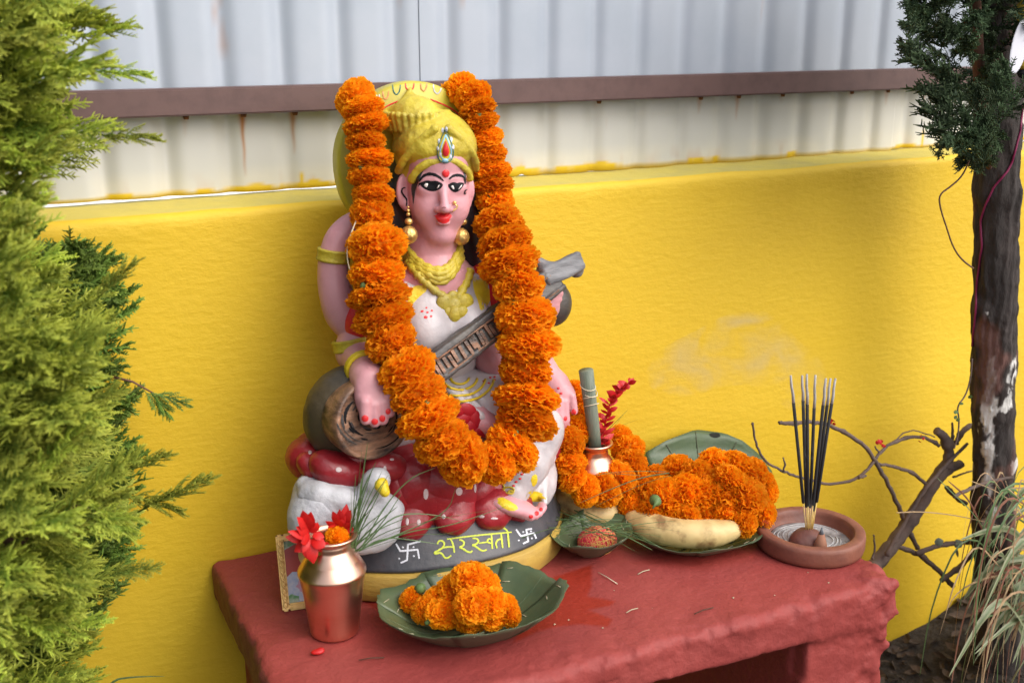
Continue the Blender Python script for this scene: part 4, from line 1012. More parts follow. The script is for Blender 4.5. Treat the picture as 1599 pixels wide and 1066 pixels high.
for i, (u, v, r_, z) in enumerate(g3):
    p = Zp(u, v, z); ax = (p-Zp(1090, 800, .02)).normalized(); ax = (ax+Vector((random.uniform(-.7, .7), random.uniform(-.7, .7), random.uniform(-.3, .3)))).normalized()
    fl = flower('marigold', p, px(r_*.98, p), ax, None, .80)
    fl['label'] = glab[i]; tag(fl, None, 'flower', grp)
    if i == 9:
        t_ = p+(CAM-p).normalized()*px(33, p)+Vector((-.012, 0, 0)); V, F = tube_vf([t_+Vector((.002, .006, 0)), t_, t_+Vector((-.001, -.005, -.001)), t_+Vector((-.004, -.007, -.002)), t_+Vector((-.009, -.009, -.006))], [.006, .0078, .0068, .0022, .001], 9)
        o = mesh('calyx', V, F, M_calyx, None); o.parent = fl; o.matrix_parent_inverse = fl.matrix_world.inverted()
# upright leaf behind the mound
def big_leaf():
    root = thing('sal_leaf', 'big green leaf standing against the wall behind the marigold mound', 'leaf', A(1100, 780, -.06))
    out = [(1003, 770), (1008, 706), (1040, 688), (1086, 670), (1132, 676), (1160, 688), (1185, 708), (1208, 738), (1200, 800)]
    V, F = [], []; n, m = 40, 14
    top = dens([tuple(o) for o in out], 5)
    idx = np.linspace(0, len(top)-1, n).astype(int)
    for i in idx:
        for j in range(m+1):
            s = j/m; u = top[i].x+(1098-top[i].x)*(1-s)*.55; v = 800+(top[i].y-800)*s
            y = -.085+.062*s-.010*math.sin(u/26.)*s-.004*math.cos(v/9.)
            V.append(A(u, v, y))
    for i in range(n-1):
        for j in range(m):
            F.append((i*(m+1)+j, (i+1)*(m+1)+j, (i+1)*(m+1)+j+1, i*(m+1)+j+1))
    o = mesh('leaf_blade', V, F, M_leafin, root); md = o.modifiers.new('t', 'SOLIDIFY'); md.thickness = .0007
    bl2 = bvh_of(o)
    for (p, q) in [((1098, 790), (1086, 674)), ((1098, 790), (1150, 690)), ((1098, 790), (1040, 694)), ((1100, 780), (1195, 730))]:
        c3 = [cast(bl2, p[0]+(q[0]-p[0])*t, p[1]+(q[1]-p[1])*t, .0006) for t in np.linspace(0, 1, 14)]; c3 = [c for c in c3 if c is not None]
        if len(c3) > 2: tube('vein', c3, .0006, M_leafout, root, 5)
    fin('torn_hole', blob(bl2, [(1107, 676), (1122, 675), (1126, 681), (1118, 684), (1108, 681)], .0008, 2), mat('dark_hole', (.012, .014, .01), .9), root)
big_leaf()
# ---- copper pots
def pot(label, c, s, prof, tilt=None):
    root = thing('copper_pot', label, 'pot', c)
    o = lathe('vessel', [(r_*s, z*s) for r_, z in prof], M_cop, root, 72, c); return root
prof1 = [(0, .0006), (.0265, .0006), (.0285, .002), (.0293, .004), (.0300, .010), (.0325, .032), (.0327, .033), (.0330, .034), (.0333, .035), (.0360, .058), (.0385, .0715), (.0398, .0765), (.0404, .0780), (.0404, .0795), (.0395, .0815), (.0330, .0930), (.0325, .0934), (.0320, .0945), (.0275, .1010), (.0262, .1030), (.0238, .1060), (.0230, .1090), (.0238, .1120), (.0232, .1135), (.0228, .1160), (.0245, .1180), (.0285, .1195), (.0308, .1206), (.0314, .1220), (.0308, .1234), (.0290, .1238), (.0262, .1228), (.0235, .1200), (.0220, .1160), (.0215, .1090), (.022, .105), (.027, .097), (.036, .080), (.033, .06), (.028, .01), (0, .004)]
PL = Zp(523, 985, 0)
pot('polished copper pot holding red flowers and grass at the front left of the stand', PL, .955, [(r_, z*1.03) for r_, z in prof1])
P2 = A(927, 690, -.135)
prof2 = [(0, .0006), (.018, .0006), (.02, .003), (.026, .012), (.0315, .028), (.032, .036), (.030, .046), (.023, .056), (.0195, .060), (.0200, .0625), (.0190, .066), (.0205, .071), (.0250, .0745), (.0262, .0765), (.0250, .0782), (.0215, .077), (.0185, .071), (.0175, .064), (.022, .054), (.029, .04), (.025, .014), (0, .006)]
P2b = Vector((P2.x, P2.y, P2.z-.077)); 
pot('small shiny copper pot ringed by the marigold garland beside the statue', P2b, 1.0, prof2)
print('pot2 base z', P2b.z)
def petal_mesh(root, a, b, wd, m, bend=.15, name='petal', n=7):
    a, b = Vector(a), Vector(b); d = b-a; L = d.length; view = (CAM-a).normalized(); s = d.cross(view).normalized(); nn = s.cross(d).normalized(); V, F = [], []
    tw = random.uniform(-.7, .7); s2 = (s*math.cos(tw)+nn*math.sin(tw))
    for i in range(n):
        t = i/(n-1); w_ = wd*(.35+1.5*t*(1-t)+.5*t*(1-t**3))*(1-t**6)*.5+.0001
        c = a+d*t+nn*(bend*L*math.sin(t*3.14)*.5)+Vector((0, 0, -bend*L*t*t*.3))
        for k in (-1, 0, 1): V.append(c+s2*w_*k+nn*(-.25*w_ if k else 0))
    for i in range(n-1):
        for k in range(2): F.append((i*3+k, (i+1)*3+k, (i+1)*3+k+1, i*3+k+1))
    return mesh(name, V, F, m, root)
YL = PL.y
def zl(x, y): return (420+x/3.81, 740+y/3.81)
rf = thing('red_flower', 'drooping scarlet flower spilling over the left rim of the front copper pot', 'flower', A(490, 850, YL))
for (x0, y0, x1, y1, w_) in [(235, 390, 95, 362, 50), (240, 380, 110, 325, 45), (235, 340, 165, 240, 55), (240, 330, 200, 200, 60), (245, 330, 250, 212, 50), (250, 350, 290, 280, 50), (245, 400, 265, 525, 60), (235, 410, 228, 500, 55), (250, 390, 340, 425, 60), (240, 400, 150, 455, 55), (300, 420, 372, 432, 50), (240, 360, 160, 300, 50), (260, 360, 330, 370, 50), (260, 400, 310, 455, 50), (240, 330, 225, 250, 60), (245, 370, 190, 400, 60), (240, 380, 200, 460, 40)]:
    p0 = A(*zl(x0, y0), YL-.012); petal_mesh(rf, p0, A(*zl(x1, y1), YL-.020+random.uniform(-.012, .008)), px(w_*1.35/3.81, p0), M_redpet, .25)
tube('stem', [A(*zl(250, 380), YL-.010), A(*zl(300, 440), YL-.012), A(*zl(360, 500), YL)], .0013, M_grass, rf, 5)
rf2 = thing('red_flower', 'upright scarlet flower standing behind the marigold in the front copper pot', 'flower', A(530, 840, YL))
for (x0, y0, x1, y1, w_) in [(430, 330, 335, 272, 40), (430, 335, 350, 305, 45), (425, 320, 378, 212, 45), (430, 315, 420, 200, 40), (440, 310, 462, 168, 45), (445, 310, 488, 205, 45), (445, 330, 505, 325, 50), (440, 330, 490, 280, 40), (430, 330, 400, 250, 50), (440, 340, 455, 240, 60)]:
    p0 = A(*zl(x0, y0), YL+.006); petal_mesh(rf2, p0, A(*zl(x1, y1), YL+.004+random.uniform(-.008, .008)), px(w_*1.35/3.81, p0), M_redpet, .2)
tube('stem', [A(*zl(440, 325), YL+.006), A(*zl(445, 380), YL+.006), A(*zl(430, 470), YL)], .0013, M_grass, rf2, 5)
p = A(527, 839, YL-.002); fl = flower('marigold', p, px(19, p), (.2, -.5, 1), None, .85); fl['label'] = 'single marigold tucked between the red flowers in the front copper pot'; fl['category'] = 'flower'
def blade(name, pts, wd, m, root, n=None):
    P = [Vector(q) for q in dens(smoothp([tuple(p) for p in pts], 2), .008)]; V, F = [], []; n = len(P)
    side = Vector((random.uniform(-1, 1), random.uniform(-1, 0), random.uniform(-.3, .3)))
    for i, p in enumerate(P):
        t = (P[min(i+1, n-1)]-P[max(i-1, 0)]).normalized(); s = (side-t*side.dot(t)).normalized(); nn = s.cross(t)
        w_ = wd*(1-(i/(n-1))**2.2)*.5+.00012
        V += [p-s*w_, p-nn*w_*.35, p+s*w_]
    for i in range(n-1):
        for k in range(2): F.append((i*3+k, (i+1)*3+k, (i+1)*3+k+1, i*3+k+1))
    return mesh(name, V, F, m, root)
gt = thing('grass_tuft', 'tuft of green grass blades in the front copper pot reaching over the base', 'grass', A(548, 862, YL))
for (x, y) in [(568, 700), (575, 690), (557, 765), (562, 745), (590, 720), (598, 735), (610, 760), (572, 740), (583, 730), (640, 805), (620, 790), (550, 780), (545, 760), (600, 700+48), (630, 770), (612, 775), (577, 760), (590, 770), (565, 770), (604, 742), (555, 740), (585, 790), (600, 800), (575, 800), (650, 815), (560, 800)]:
    r0 = A(546+random.uniform(-6, 10), 862, YL+random.uniform(-.008, .008)); tp = A(x+random.uniform(-3, 3), y, YL+random.uniform(-.035, .012)); md_ = r0.lerp(tp, .5)+Vector((random.uniform(-.006, .004), random.uniform(-.01, .01), .004))
    blade('blade', [r0, md_, tp], random.uniform(.0012, .0024), M_grass, gt)
for pl in [[(560, 858), (640, 828), (700, 822), (790, 790)], [(560, 858), (620, 835), (700, 800), (712, 760)], [(560, 856), (650, 815), (740, 800), (772, 795)], [(566, 856), (610, 805), (660, 800), (720, 812)], [(560, 860), (600, 838), (640, 842), (690, 850)], [(560, 860), (650, 832), (700, 835), (735, 818), (760, 795)], [(566, 852), (600, 790), (640, 745), (680, 730)]]:
    blade('blade', [A(u, v, YL-.012-.0002*(u-560)*.4) for u, v in pl], .0016, M_grass, gt)
# leaf roll and red spike in the small pot
lr = thing('rolled_leaf', 'grey green rolled leaf tied with thread standing in the small copper pot', 'leaf', A(926, 700, -.135))
tube('roll', [A(930, 705, -.135), A(926, 665, -.135), A(921, 625, -.135), (A(915, 578, -.135))], [.0085, .0088, .0090, .0098], mat('dry_leaf', (.19, .22, .17), .6, (.11, .14, .10), 40, .6, .5, 80, .003, stretch=(3, 3, .5)), lr, 14)
for (u, v, s) in [(918, 602, 0), (921, 620, 1), (923, 632, 1), (921, 612, 0)]:
    c = A(u, v, -.135); tube('tie', [c+Vector((.0102*math.cos(t), .0102*math.sin(t), .004*math.sin(t+s*3))) for t in np.linspace(0, 6.28, 16)], .0006, M_thread, lr, 5)
sp = thing('red_flower_spike', 'spike of small dusky red flowers standing in the small copper pot', 'flower', A(935, 700, -.135))
def z4(x, y): return (840+x/3.136, 560+y/3.136)
st_p = [A(*z4(300, 420), -.130), A(*z4(330, 320), -.128), A(*z4(350, 220), -.126), A(*z4(400, 160), -.124), A(*z4(450, 120), -.122)]
tube('stem', smoothp([tuple(p) for p in st_p]), .0012, M_salvia, sp, 5)
for k in range(46):
    t = k/45; p = st_p[0].lerp(st_p[1], 0)
    i = min(int(t*4), 3); c = st_p[i].lerp(st_p[i+1], t*4-i); a_ = k*2.4
    ln = .024*(1-.45*t)*random.uniform(.6, 1.2); d = Vector((math.cos(a_), math.sin(a_)*.8, .35+.5*random.random())).normalized()
    petal_mesh(sp, c, c+d*ln, random.uniform(.006, .012)*(1-.3*t), M_salvia, .3, 'petal', 5)
for q in [[(330, 360), (400, 290), (440, 250)], [(340, 360), (420, 320), (490, 298)], [(340, 370), (400, 300), (420, 270)]]:
    blade('blade', [A(*z4(*w_), -.13) for w_ in q], .001, M_grass, sp)
# grass lying over plates
gl = thing('grass_strands', 'cut green grass strands lying between the leaf plates beside the statue', 'grass', Zp(930, 815, .03))
for k in range(46):
    u, v = random.uniform(850, 1010), 0; v = 815+(u-850)*.12+random.uniform(-14, 12); z = .046+random.uniform(-.012, .008); l = random.uniform(20, 70); an = random.uniform(-.35, .5)
    blade('blade', [Zp(u-l*math.cos(an), v-l*math.sin(an), z-.004), Zp(u, v-3, z+.006), Zp(u+l*math.cos(an), v+l*math.sin(an), z-.006)], random.uniform(.0008, .0016), M_grass, gl)
for q in [[(1045, 738), (1000, 745), (950, 765), (905, 785)], [(1048, 742), (1010, 752), (960, 775), (930, 790)], [(1040, 736), (990, 735), (940, 738)], [(1000, 742), (950, 738), (930, 742)]]:
    blade('blade', [A(u, v, -.205) for u, v in q], .0015, M_grass, gl)
# ---- incense
DC = Zp(1264, 852, 0)
dish = thing('clay_dish', 'round brown clay dish holding burning incense at the right end of the stand', 'dish', DC)
lathe('bowl', [(0, .001), (.066, .001), (.069, .003), (.0705, .008), (.0708, .021), (.0698, .0255), (.0675, .0268), (.0575, .0268), (.0560, .0258), (.0550, .020), (.0540, .0105), (.052, .0095), (0, .009)], M_clay, dish, 96, DC, lambda a, z: .004*math.sin(3*a)+.002*math.sin(11*a+z*300))
lathe('ash_bed', [(0, .0100), (.050, .0100), (.053, .0095)], mat('ash_bed', (.10, .085, .085), .6, (.42, .40, .40), 45, .8, .5, 200, .001, stretch=(1, 1, 1)), dish, 48, DC)
for i, rr in enumerate([.046, .0405, .035, .029]): tube('ash_ring', [DC+Vector((rr*math.cos(t)*(1+.04*math.sin(3*t+i)), rr*math.sin(t)*(1+.04*math.sin(3*t+i)), .0102)) for t in np.linspace(.3*i, 5.6+.2*i, 50)], .0011, M_ash, dish, 6)
MC = DC+Vector((-.009, -.004, 0))
sdf('incense_holder', [(prim_cap(MC+Vector((0, 0, .006)), MC+Vector((0, 0, .0085)), .0215, .0205), .004), (prim_ell(MC+Vector((0, 0, .012)), (.024, .021, .014)), .006), ('cut', prim_ell(MC+Vector((-.002, -.002, .0385)), (.018, .018, .008)), .003)], mat('dark_clay', (.14, .05, .038), .6, (.1, .035, .03), 40, .5, .5, 120, .002), dish, .0016, lambda P: .0009*snoise(P, 90))
stick_root = MC+Vector((-.001, 0, .022))
def z8(x, y): return (1180+x/3.136, 560+y/3.136)
M_blk = mat('charcoal_coating', (.018, .018, .020), .9, bump=.5, bscale=400, bdist=.0006); M_bam = mat('bamboo', (.66, .46, .14), .6); M_asht = mat('ash_tip', (.42, .40, .40), .9, (.3, .28, .28), 200, .5)
tops = [(172, 82, -.000), (228, 82, .006), (251, 76, -.004), (293, 80, .004), (344, 96, -.006), (367, 96, .004), (391, 96, -.002)]
nmz = ['leftmost incense stick leaning left in the clay dish', 'second incense stick from the left in the clay dish', 'third incense stick from the left, upright and tallest', 'middle incense stick standing upright in the clay dish', 'third incense stick from the right in the clay dish', 'second incense stick from the right in the clay dish', 'rightmost incense stick leaning furthest right in the clay dish']
for i, (x, y, dy) in enumerate(tops):
    tp = A(*z8(x, y), MC.y+dy*2); bs_ = A(*z8(248+i*4.6, 850), stick_root.y+dy*.5)
    root = thing('incense_stick', nmz[i], 'incense stick', bs_, 'burning incense sticks in the clay dish')
    f1 = (850-[700, 722, 715, 725, 712, 742, 698][i])/(850-y); f2 = (850-[208, 200, 216, 236, 222, 222, 216][i])/(850-y)
    tube('bare_stick', [bs_, bs_.lerp(tp, f1)], .0009, M_bam, root, 6); tube('coating', [bs_.lerp(tp, f1), bs_.lerp(tp, f1+.004), bs_.lerp(tp, f2)], [.0012, .0021, .0021], M_blk, root, 8)
    a_ = bs_.lerp(tp, f2); tube('ash', [a_, a_.lerp(tp, .3)+Vector((.0006, 0, 0)), a_.lerp(tp, .6)-Vector((.0006, 0, 0)), tp], [.0020, .0018, .0017, .0014], M_asht, root, 7)
cc = A(1281, 853, MC.y-.026)
cone = thing('incense_cone', 'small brown incense cone with a grey ash tip beside the holder', 'incense cone', cc)
tube('cone_body', [cc+Vector((0, 0, -.004)), cc+Vector((0, 0, .003)), cc+Vector((0, 0, .018))], [.0088, .0084, .0040], mat('cone_brown', (.27, .12, .07), .8), cone, 14)
tube('ash_tip', [cc+Vector((0, 0, .018)), cc+Vector((0, 0, .027))], [.0033, .0008], mat('grey_ash', (.12, .13, .15), .9), cone, 10)
# ---- framed picture
F0, F1 = Zp(441, 955, 0), Zp(530, 941, 0)
fr_ = thing('picture_frame', 'small gold framed devotional picture leaning behind the front copper pot', 'picture frame', F0)
ex = (F1-F0); ex.z = 0; Wf = ex.length; ex.normalize(); back = Vector((-ex.y, ex.x, 0)); ez = (Vector((0, 0, 1))+back*.36).normalized(); ey = ez.cross(ex); Hf = .090
def fbox(name, x0, x1, z0, z1, d0, d1, m, bev=.0012):
    bm = bmesh.new(); bmesh.ops.create_cube(bm, size=1)
    for v in bm.verts: v.co = F0+Vector((0, 0, .0008))+ex*(x0+(v.co.x+.5)*(x1-x0))+ez*(z0+(v.co.z+.5)*(z1-z0))-ey*(-1)*(d0+(v.co.y+.5)*(d1-d0))*1
    if bev: bmesh.ops.bevel(bm, geom=bm.edges[:], offset=bev, segments=2, affect='EDGES')
    bmesh.ops.recalc_face_normals(bm, faces=bm.faces); me = bpy.data.meshes.new(name); bm.to_mesh(me); bm.free(); return link(name, me, m, fr_, False)
M_gf = mat('gilt_frame', (.78, .50, .18), .3, (.60, .38, .12), 60, .5, .5, 160, .002, metal=.35)
fw = .0085
fbox('backing', .001, Wf-.001, .001, Hf-.001, .001, .004, M_clay, 0)
for (a, b, c, d) in [(0, fw, 0, Hf), (Wf-fw, Wf, 0, Hf), (fw-.001, Wf-fw+.001, 0, fw), (fw-.001, Wf-fw+.001, Hf-fw, Hf)]: fbox('moulding', a, b, c, d, -.0065+.0003*(c+a > 0), .0012+.0003*(c+a > 0), M_gf, .002)
for ph in (0, 3.14):
    tube('twist', [F0+ex*(fw/2+.0022*math.sin(t*6.28*5+ph))+ez*(fw*.6+(Hf-1.2*fw)*t)+ey*(-.0072+.0012*math.cos(t*6.28*5+ph)) for t in np.linspace(0, 1, 60)], .0012, M_gf, fr_, 6)
def flat(name, pts, m, lift):
    V = [F0+ex*(fw+(Wf-2*fw)*x)+ez*(fw+(Hf-2*fw)*y)-ey*(-1)*(.0006-lift) for x, y in pts]; return mesh(name, V, [tuple(range(len(V)))], m, fr_, False)
def fcirc(x, y, r_, q=1.3, n=20, w_=.0): return [(x+r_*math.cos(6.283*i/n)*(1+w_*math.sin(i*2.2)), y+r_*q*.62*math.sin(6.283*i/n)*(1+w_*math.sin(i*1.7))) for i in range(n)]
flat('print', [(0, 0), (1, 0), (1, 1), (0, 1)], mat('print_red', (.42, .07, .06), .35, (.30, .05, .06), 40, .5), 0)
flat('printed_sky', [(0, .86), (.28, .94), (.45, 1), (0, 1)], mat('print_green', (.10, .26, .10), .4, (.6, .6, .55), 150, .6), .0001)
flat('printed_water', [(0, 0), (1, 0), (1, .34), (.7, .42), (.45, .46), (.15, .50), (0, .42)], mat('print_blue', (.34, .42, .60), .4, (.55, .55, .62), 260, .8), .0002)
flat('printed_halo', fcirc(.58, .74, .26), mat('print_glow', (.70, .50, .18), .4), .0003)
flat('printed_figure', [(.30, .30), (.22, .42), (.38, .50), (.42, .62), (.50, .76), (.60, .80), (.68, .74), (.72, .60), (.86, .52), (.92, .40), (.80, .32), (.55, .28)], mat('print_white', (.62, .60, .62), .4, (.38, .34, .42), 200, .7), .0004)
flat('printed_face', fcirc(.57, .74, .08), mat('print_skin', (.55, .32, .22), .4), .0005)
flat('printed_lotus', fcirc(.5, .26, .28, .7, 24, .12), mat('print_pink', (.55, .30, .40), .4), .0005)
flat('printed_leaf', fcirc(.10, .06, .14, .9, 16, .2), MATS['print_green'], .0006); flat('printed_leaf', fcirc(.85, .1, .12, .9, 16, .2), MATS['print_green'], .0006)
# ---- fallen bits on the stand
c = Zp(496, 1017, .003); o = sdf('fallen_petal', [(prim_ell(c, (.0075, .0042, .0028), Matrix.Rotation(R(-12), 4, 'Z').to_quaternion()), 0), (prim_ell(c+Vector((.004, .001, .001)), (.004, .003, .0025)), .002)], M_redpet, None, .0008)
tag(o, 'single red petal lying on the stand in front of the copper pot', 'petal')
for k, (u0, v0, u1, v1, m, lb) in enumerate([(978, 956, 996, 949, M_pin, 'pale straw fragment near the wet patch on the stand'), (1084, 958, 1114, 948, M_bandark, 'dark grey stalk lying near the front edge of the stand'), (934, 893, 964, 911, M_thread, 'whitish thread end lying in front of the small leaf bowl'), (996, 896, 1014, 889, M_pin, 'short straw lying in front of the big leaf plate'), (560, 1030, 600, 1026, M_bandark, 'thin dark stalk lying in front of the copper pot')]):
    a, b = Zp(u0, v0, .0022), Zp(u1, v1, .0022); o = tube('stalk_fragment', [a, a.lerp(b, .5)+Vector((0, .001, .0006)), b], .0006, m, None, 5); tag(o, lb, 'debris')
cr_ = ([], [])
for k in range(24):
    u, v = random.uniform(430, 1300), random.uniform(890, 1020); c = Zp(u, v, .0012)
    if c.y < -.41 or c.x > .72 or c.x < .02: continue
    b = len(cr_[0]); s = random.uniform(.0006, .0018); cr_[0].extend([c+Vector((s, 0, 0)), c+Vector((-s*.6, s*.8, 0)), c+Vector((-s*.5, -s*.7, 0)), c+Vector((0, 0, s*.8))]); cr_[1].extend([(b, b+1, b+3), (b+1, b+2, b+3), (b+2, b, b+3), (b, b+2, b+1)])
tag(mesh('crumbs', cr_[0], cr_[1], M_pin, None, False), 'tiny crumbs and chaff scattered over the red stand', 'debris', kind='stuff')

# ================================================================== PLANTS
def foliage_mat(name, base, tip, tr=.25, rough=.6):
    m = mat(name, base, rough, attr=['tip'], attrcol=[tip], trans=tr, spec=.3); with_random(m, .012, .35); return m
M_gcy = foliage_mat('golden_cypress', (.11, .24, .03), (.82, .86, .13), .42)
M_dcy = foliage_mat('green_cypress', (.06, .14, .03), (.30, .44, .07), .35)
M_jun = foliage_mat('juniper', (.035, .065, .035), (.11, .17, .075), .3)
M_twig = mat('reddish_twig', (.14, .065, .04), .8, (.09, .045, .03), 40, .5)
M_bark = mat('dark_bark', (.026, .020, .018), .9, (.058, .044, .040), 26, .6, .9, 60, .006, stretch=(1.4, 1.4, .5), attr=['lichen', 'pink'], attrcol=[(.62, .60, .57), (.16, .075, .06)])
M_dry = mat('bare_branch_bark', (.125, .085, .070), .85, (.07, .05, .045), 50, .6, .5, 120, .002)
M_straw = mat('dry_grass', (.36, .25, .13), .8, (.22, .12, .07), 60, .6, trans=.1)
M_rust2 = mat('russet_blade', (.20, .075, .04), .8, (.12, .05, .035), 60, .6, trans=.1)
M_strap = mat('strap_leaf', (.10, .16, .06), .5, trans=.15, attr=['edge'], attrcol=[(.30, .31, .19)])
M_litter = mat('leaf_litter', (.045, .032, .024), .9, (.10, .065, .045), 40, .7)

def spray_mesh(name, m, seed, L=.10, n=13, ang=48, sub=5, th=.0013, flatn=.25, droop=.12):
    r_ = np.random.RandomState(seed); V, F, T = [], [], []
    def cone(a, b, ra, rb, ta, tb):
        d = b-a
        if d.length < 1e-6: return
        t = d.normalized(); u = t.orthogonal().normalized(); w_ = t.cross(u); k0 = len(V); mid = a+d*.6+u*r_.normal()*.0006
        for p, rr, tt in ((a, ra, ta), (mid, (ra+rb)*.62, (ta+tb)/2), (b, rb, tb)):
            for k in range(3):
                an = 2.0944*k; V.append(p+(u*math.cos(an)+w_*math.sin(an))*rr); T.append(tt)
        for q in (0, 3):
            for k in range(3): F.append((k0+q+k, k0+q+(k+1) % 3, k0+q+3+(k+1) % 3, k0+q+3+k))
        F.append((k0+6, k0+7, k0+8))
    P = [Vector((L*t, 0, -droop*L*t*t+r_.normal()*.0006)) for t in np.linspace(0, 1, n+1)]
    for i in range(n):
        cone(P[i], P[i+1], th*1.0, th*.9, i/n*.5, (i+1)/n*.6)
        if i == 0: continue
        for s in (-1, 1):
            ln = L*.50*math.sin(3.14*(.18+.72*i/n))**.8*(1-.35*i/n)*r_.uniform(.75, 1.15); a = R(ang*r_.uniform(.8, 1.15))*(1-.35*i/n)
            d = Vector((math.cos(a), s*math.sin(a), r_.normal()*flatn)).normalized(); q0 = P[i]
            q1 = q0+d*ln*.5; q2 = q0+d*ln+Vector((ln*.12, 0, -ln*.08))
            cone(q0, q1, th*.9, th*.85, .1, .45); cone(q1, q2, th*.9, th*.35, .45, 1)
            for j in range(sub):
                f = .22+.7*j/sub; c = q0.lerp(q2, f)
                for s2 in (-1, 1):
                    a2 = a*s+s2*R(42*r_.uniform(.8, 1.2)); l2 = ln*.36*(1-.55*f)*r_.uniform(.7, 1.2)
                    e = c+Vector((math.cos(a2), math.sin(a2), r_.normal()*flatn)).normalized()*l2
                    cone(c, e, th*.8, th*.35, .2+.3*f, .55+.45*f)
    me = bpy.data.meshes.new(name); me.from_pydata([tuple(v) for v in V], [], F); me.update()
    at = me.attributes.new('tip', 'FLOAT', 'POINT'); at.data.foreach_set('value', np.array(T, np.float32)); me.materials.append(m)
    return me
def place_spray(me, p, d, sc, roll, parent, up=Vector((0, 0, 1))):
    d = d.normalized(); y = up.cross(d); y = y.normalized() if y.length > .01 else d.orthogonal(); z = d.cross(y)
    Mx = Matrix((d, y, z)).transposed(); Mx = Mx @ Matrix.Rotation(roll, 3, 'X')
    o = bpy.data.objects.new('spray', me); COL.objects.link(o); o.matrix_basis = Matrix.LocRotScale(p, Mx.to_quaternion(), Vector((sc, sc, sc)))
    o.parent = parent; o.matrix_parent_inverse = Matrix.Translation(-parent.location); return o
def join_sprays(lst, m, parent, name='foliage'):
    VV, QQ, TT, b = [], [], [], 0
    cache = {}
    for me, Mx in lst:
        if me.name not in cache:
            co = np.empty(len(me.vertices)*3); me.vertices.foreach_get('co', co); ti = np.empty(len(me.vertices)); me.attributes['tip'].data.foreach_get('value', ti)
            cache[me.name] = (co.reshape(-1, 3), ti, [tuple(p.vertices) for p in me.polygons])
        co, ti, fs = cache[me.name]; M4 = np.array(Mx); VV.append(co@M4[:3, :3].T+M4[:3, 3]); TT.append(ti); QQ += [tuple(i+b for i in f) for f in fs]; b += len(co)
    V = np.concatenate(VV); o = mesh(name, V.tolist(), QQ, m, parent, False, {'tip': np.concatenate(TT)}); o['kind'] = 'stuff'; return o
def inpoly(u, v, P):
    c = False; j = len(P)-1
    for i in range(len(P)):
        if (P[i][1] > v) != (P[j][1] > v) and u < (P[j][0]-P[i][0])*(v-P[i][1])/(P[j][1]-P[i][1])+P[i][0]: c = not c
        j = i
    return c
def shrub(root, meshes, m, poly, ubox, ydep, N, org, scr=(.8, 1.25), upb=.25, maxobj=290, towards=.35):
    made, rest, tries = 0, [], 0
    while made < N and tries < N*60:
        tries += 1
        u, v = random.uniform(*ubox[:2]), random.uniform(*ubox[2:])
        if not inpoly(u, v, poly): continue
        y = random.uniform(*ydep); tip = A(u, v, y)
        o_ = A(org(v)[0], org(v)[1], (ydep[0]+ydep[1])/2)
        d = (tip-o_); d.z *= .5; d = d.normalized()+Vector((random.uniform(-.35, .35), -towards+random.uniform(-.5, .3), upb+random.uniform(-.35, .35)))
        d.normalize(); sc = random.uniform(*scr); me = random.choice(meshes); p = tip-d*.095*sc
        roll = random.uniform(-.9, .9)
        if made < maxobj: place_spray(me, p, d, sc, roll, root)
        else:
            y_ = Vector((0, 0, 1)).cross(d).normalized(); z_ = d.cross(y_); Mx = Matrix((d, y_, z_)).transposed() @ Matrix.Rotation(roll, 3, 'X')
            rest.append((me, Matrix.LocRotScale(p, Mx.to_quaternion(), Vector((sc,)*3))))
        if made % 9 == 0:
            b0 = o_.lerp(p, .25); tube('branchlet', [b0, b0.lerp(p, .5)+Vector((0, 0, -.012)), p, p+d*.05*sc], [.0035, .0026, .0016, .0008], M_twig, root, 6)
        made += 1
    if rest: join_sprays(rest, m, root)
random.seed(11)
gm = [spray_mesh('golden_spray', M_gcy, s, .100, 13, 48, 5, .00125, .3) for s in range(5)]
dm = [spray_mesh('green_spray', M_dcy, 20+s, .085, 12, 40, 5, .0013, .35) for s in range(3)]
jm = [spray_mesh('juniper_spray', M_jun, 40+s, .085, 13, 36, 5, .00115, .5) for s in range(4)]
gs = thing('golden_cypress', 'tall yellow green cypress shrub at the left edge in front of the yellow wall', 'shrub', Vector((-.36, -.24, -.44)))
tube('trunk', [Vector((-.36, -.24, -.46)), Vector((-.35, -.23, 0)), Vector((-.34, -.22, .5)), Vector((-.33, -.22, 1.15))], [.024, .02, .014, .004], M_twig, gs, 10)
polyA = [(-260, -260), (160, -260), (180, -60), (150, 0), (190, 18), (165, 60), (180, 108), (160, 150), (190, 205), (150, 225), (120, 255), (90, 285), (40, 310), (-260, 330)]
polyB = [(-260, 300), (20, 322), (60, 372), (110, 405), (140, 445), (160, 520), (165, 600), (190, 690), (225, 735), (235, 790), (195, 830), (200, 880), (175, 930), (170, 975), (145, 1020), (120, 1066), (90, 1300), (-260, 1400)]
shrub(gs, gm, M_gcy, polyA, (-200, 250, -200, 330), (-.33, -.10), 120, lambda v: (-60, v+60), upb=.12, maxobj=110)
shrub(gs, gm, M_gcy, polyB, (-200, 320, 310, 1290), (-.40, -.10), 330, lambda v: (-60, v+50), upb=.22, maxobj=175)
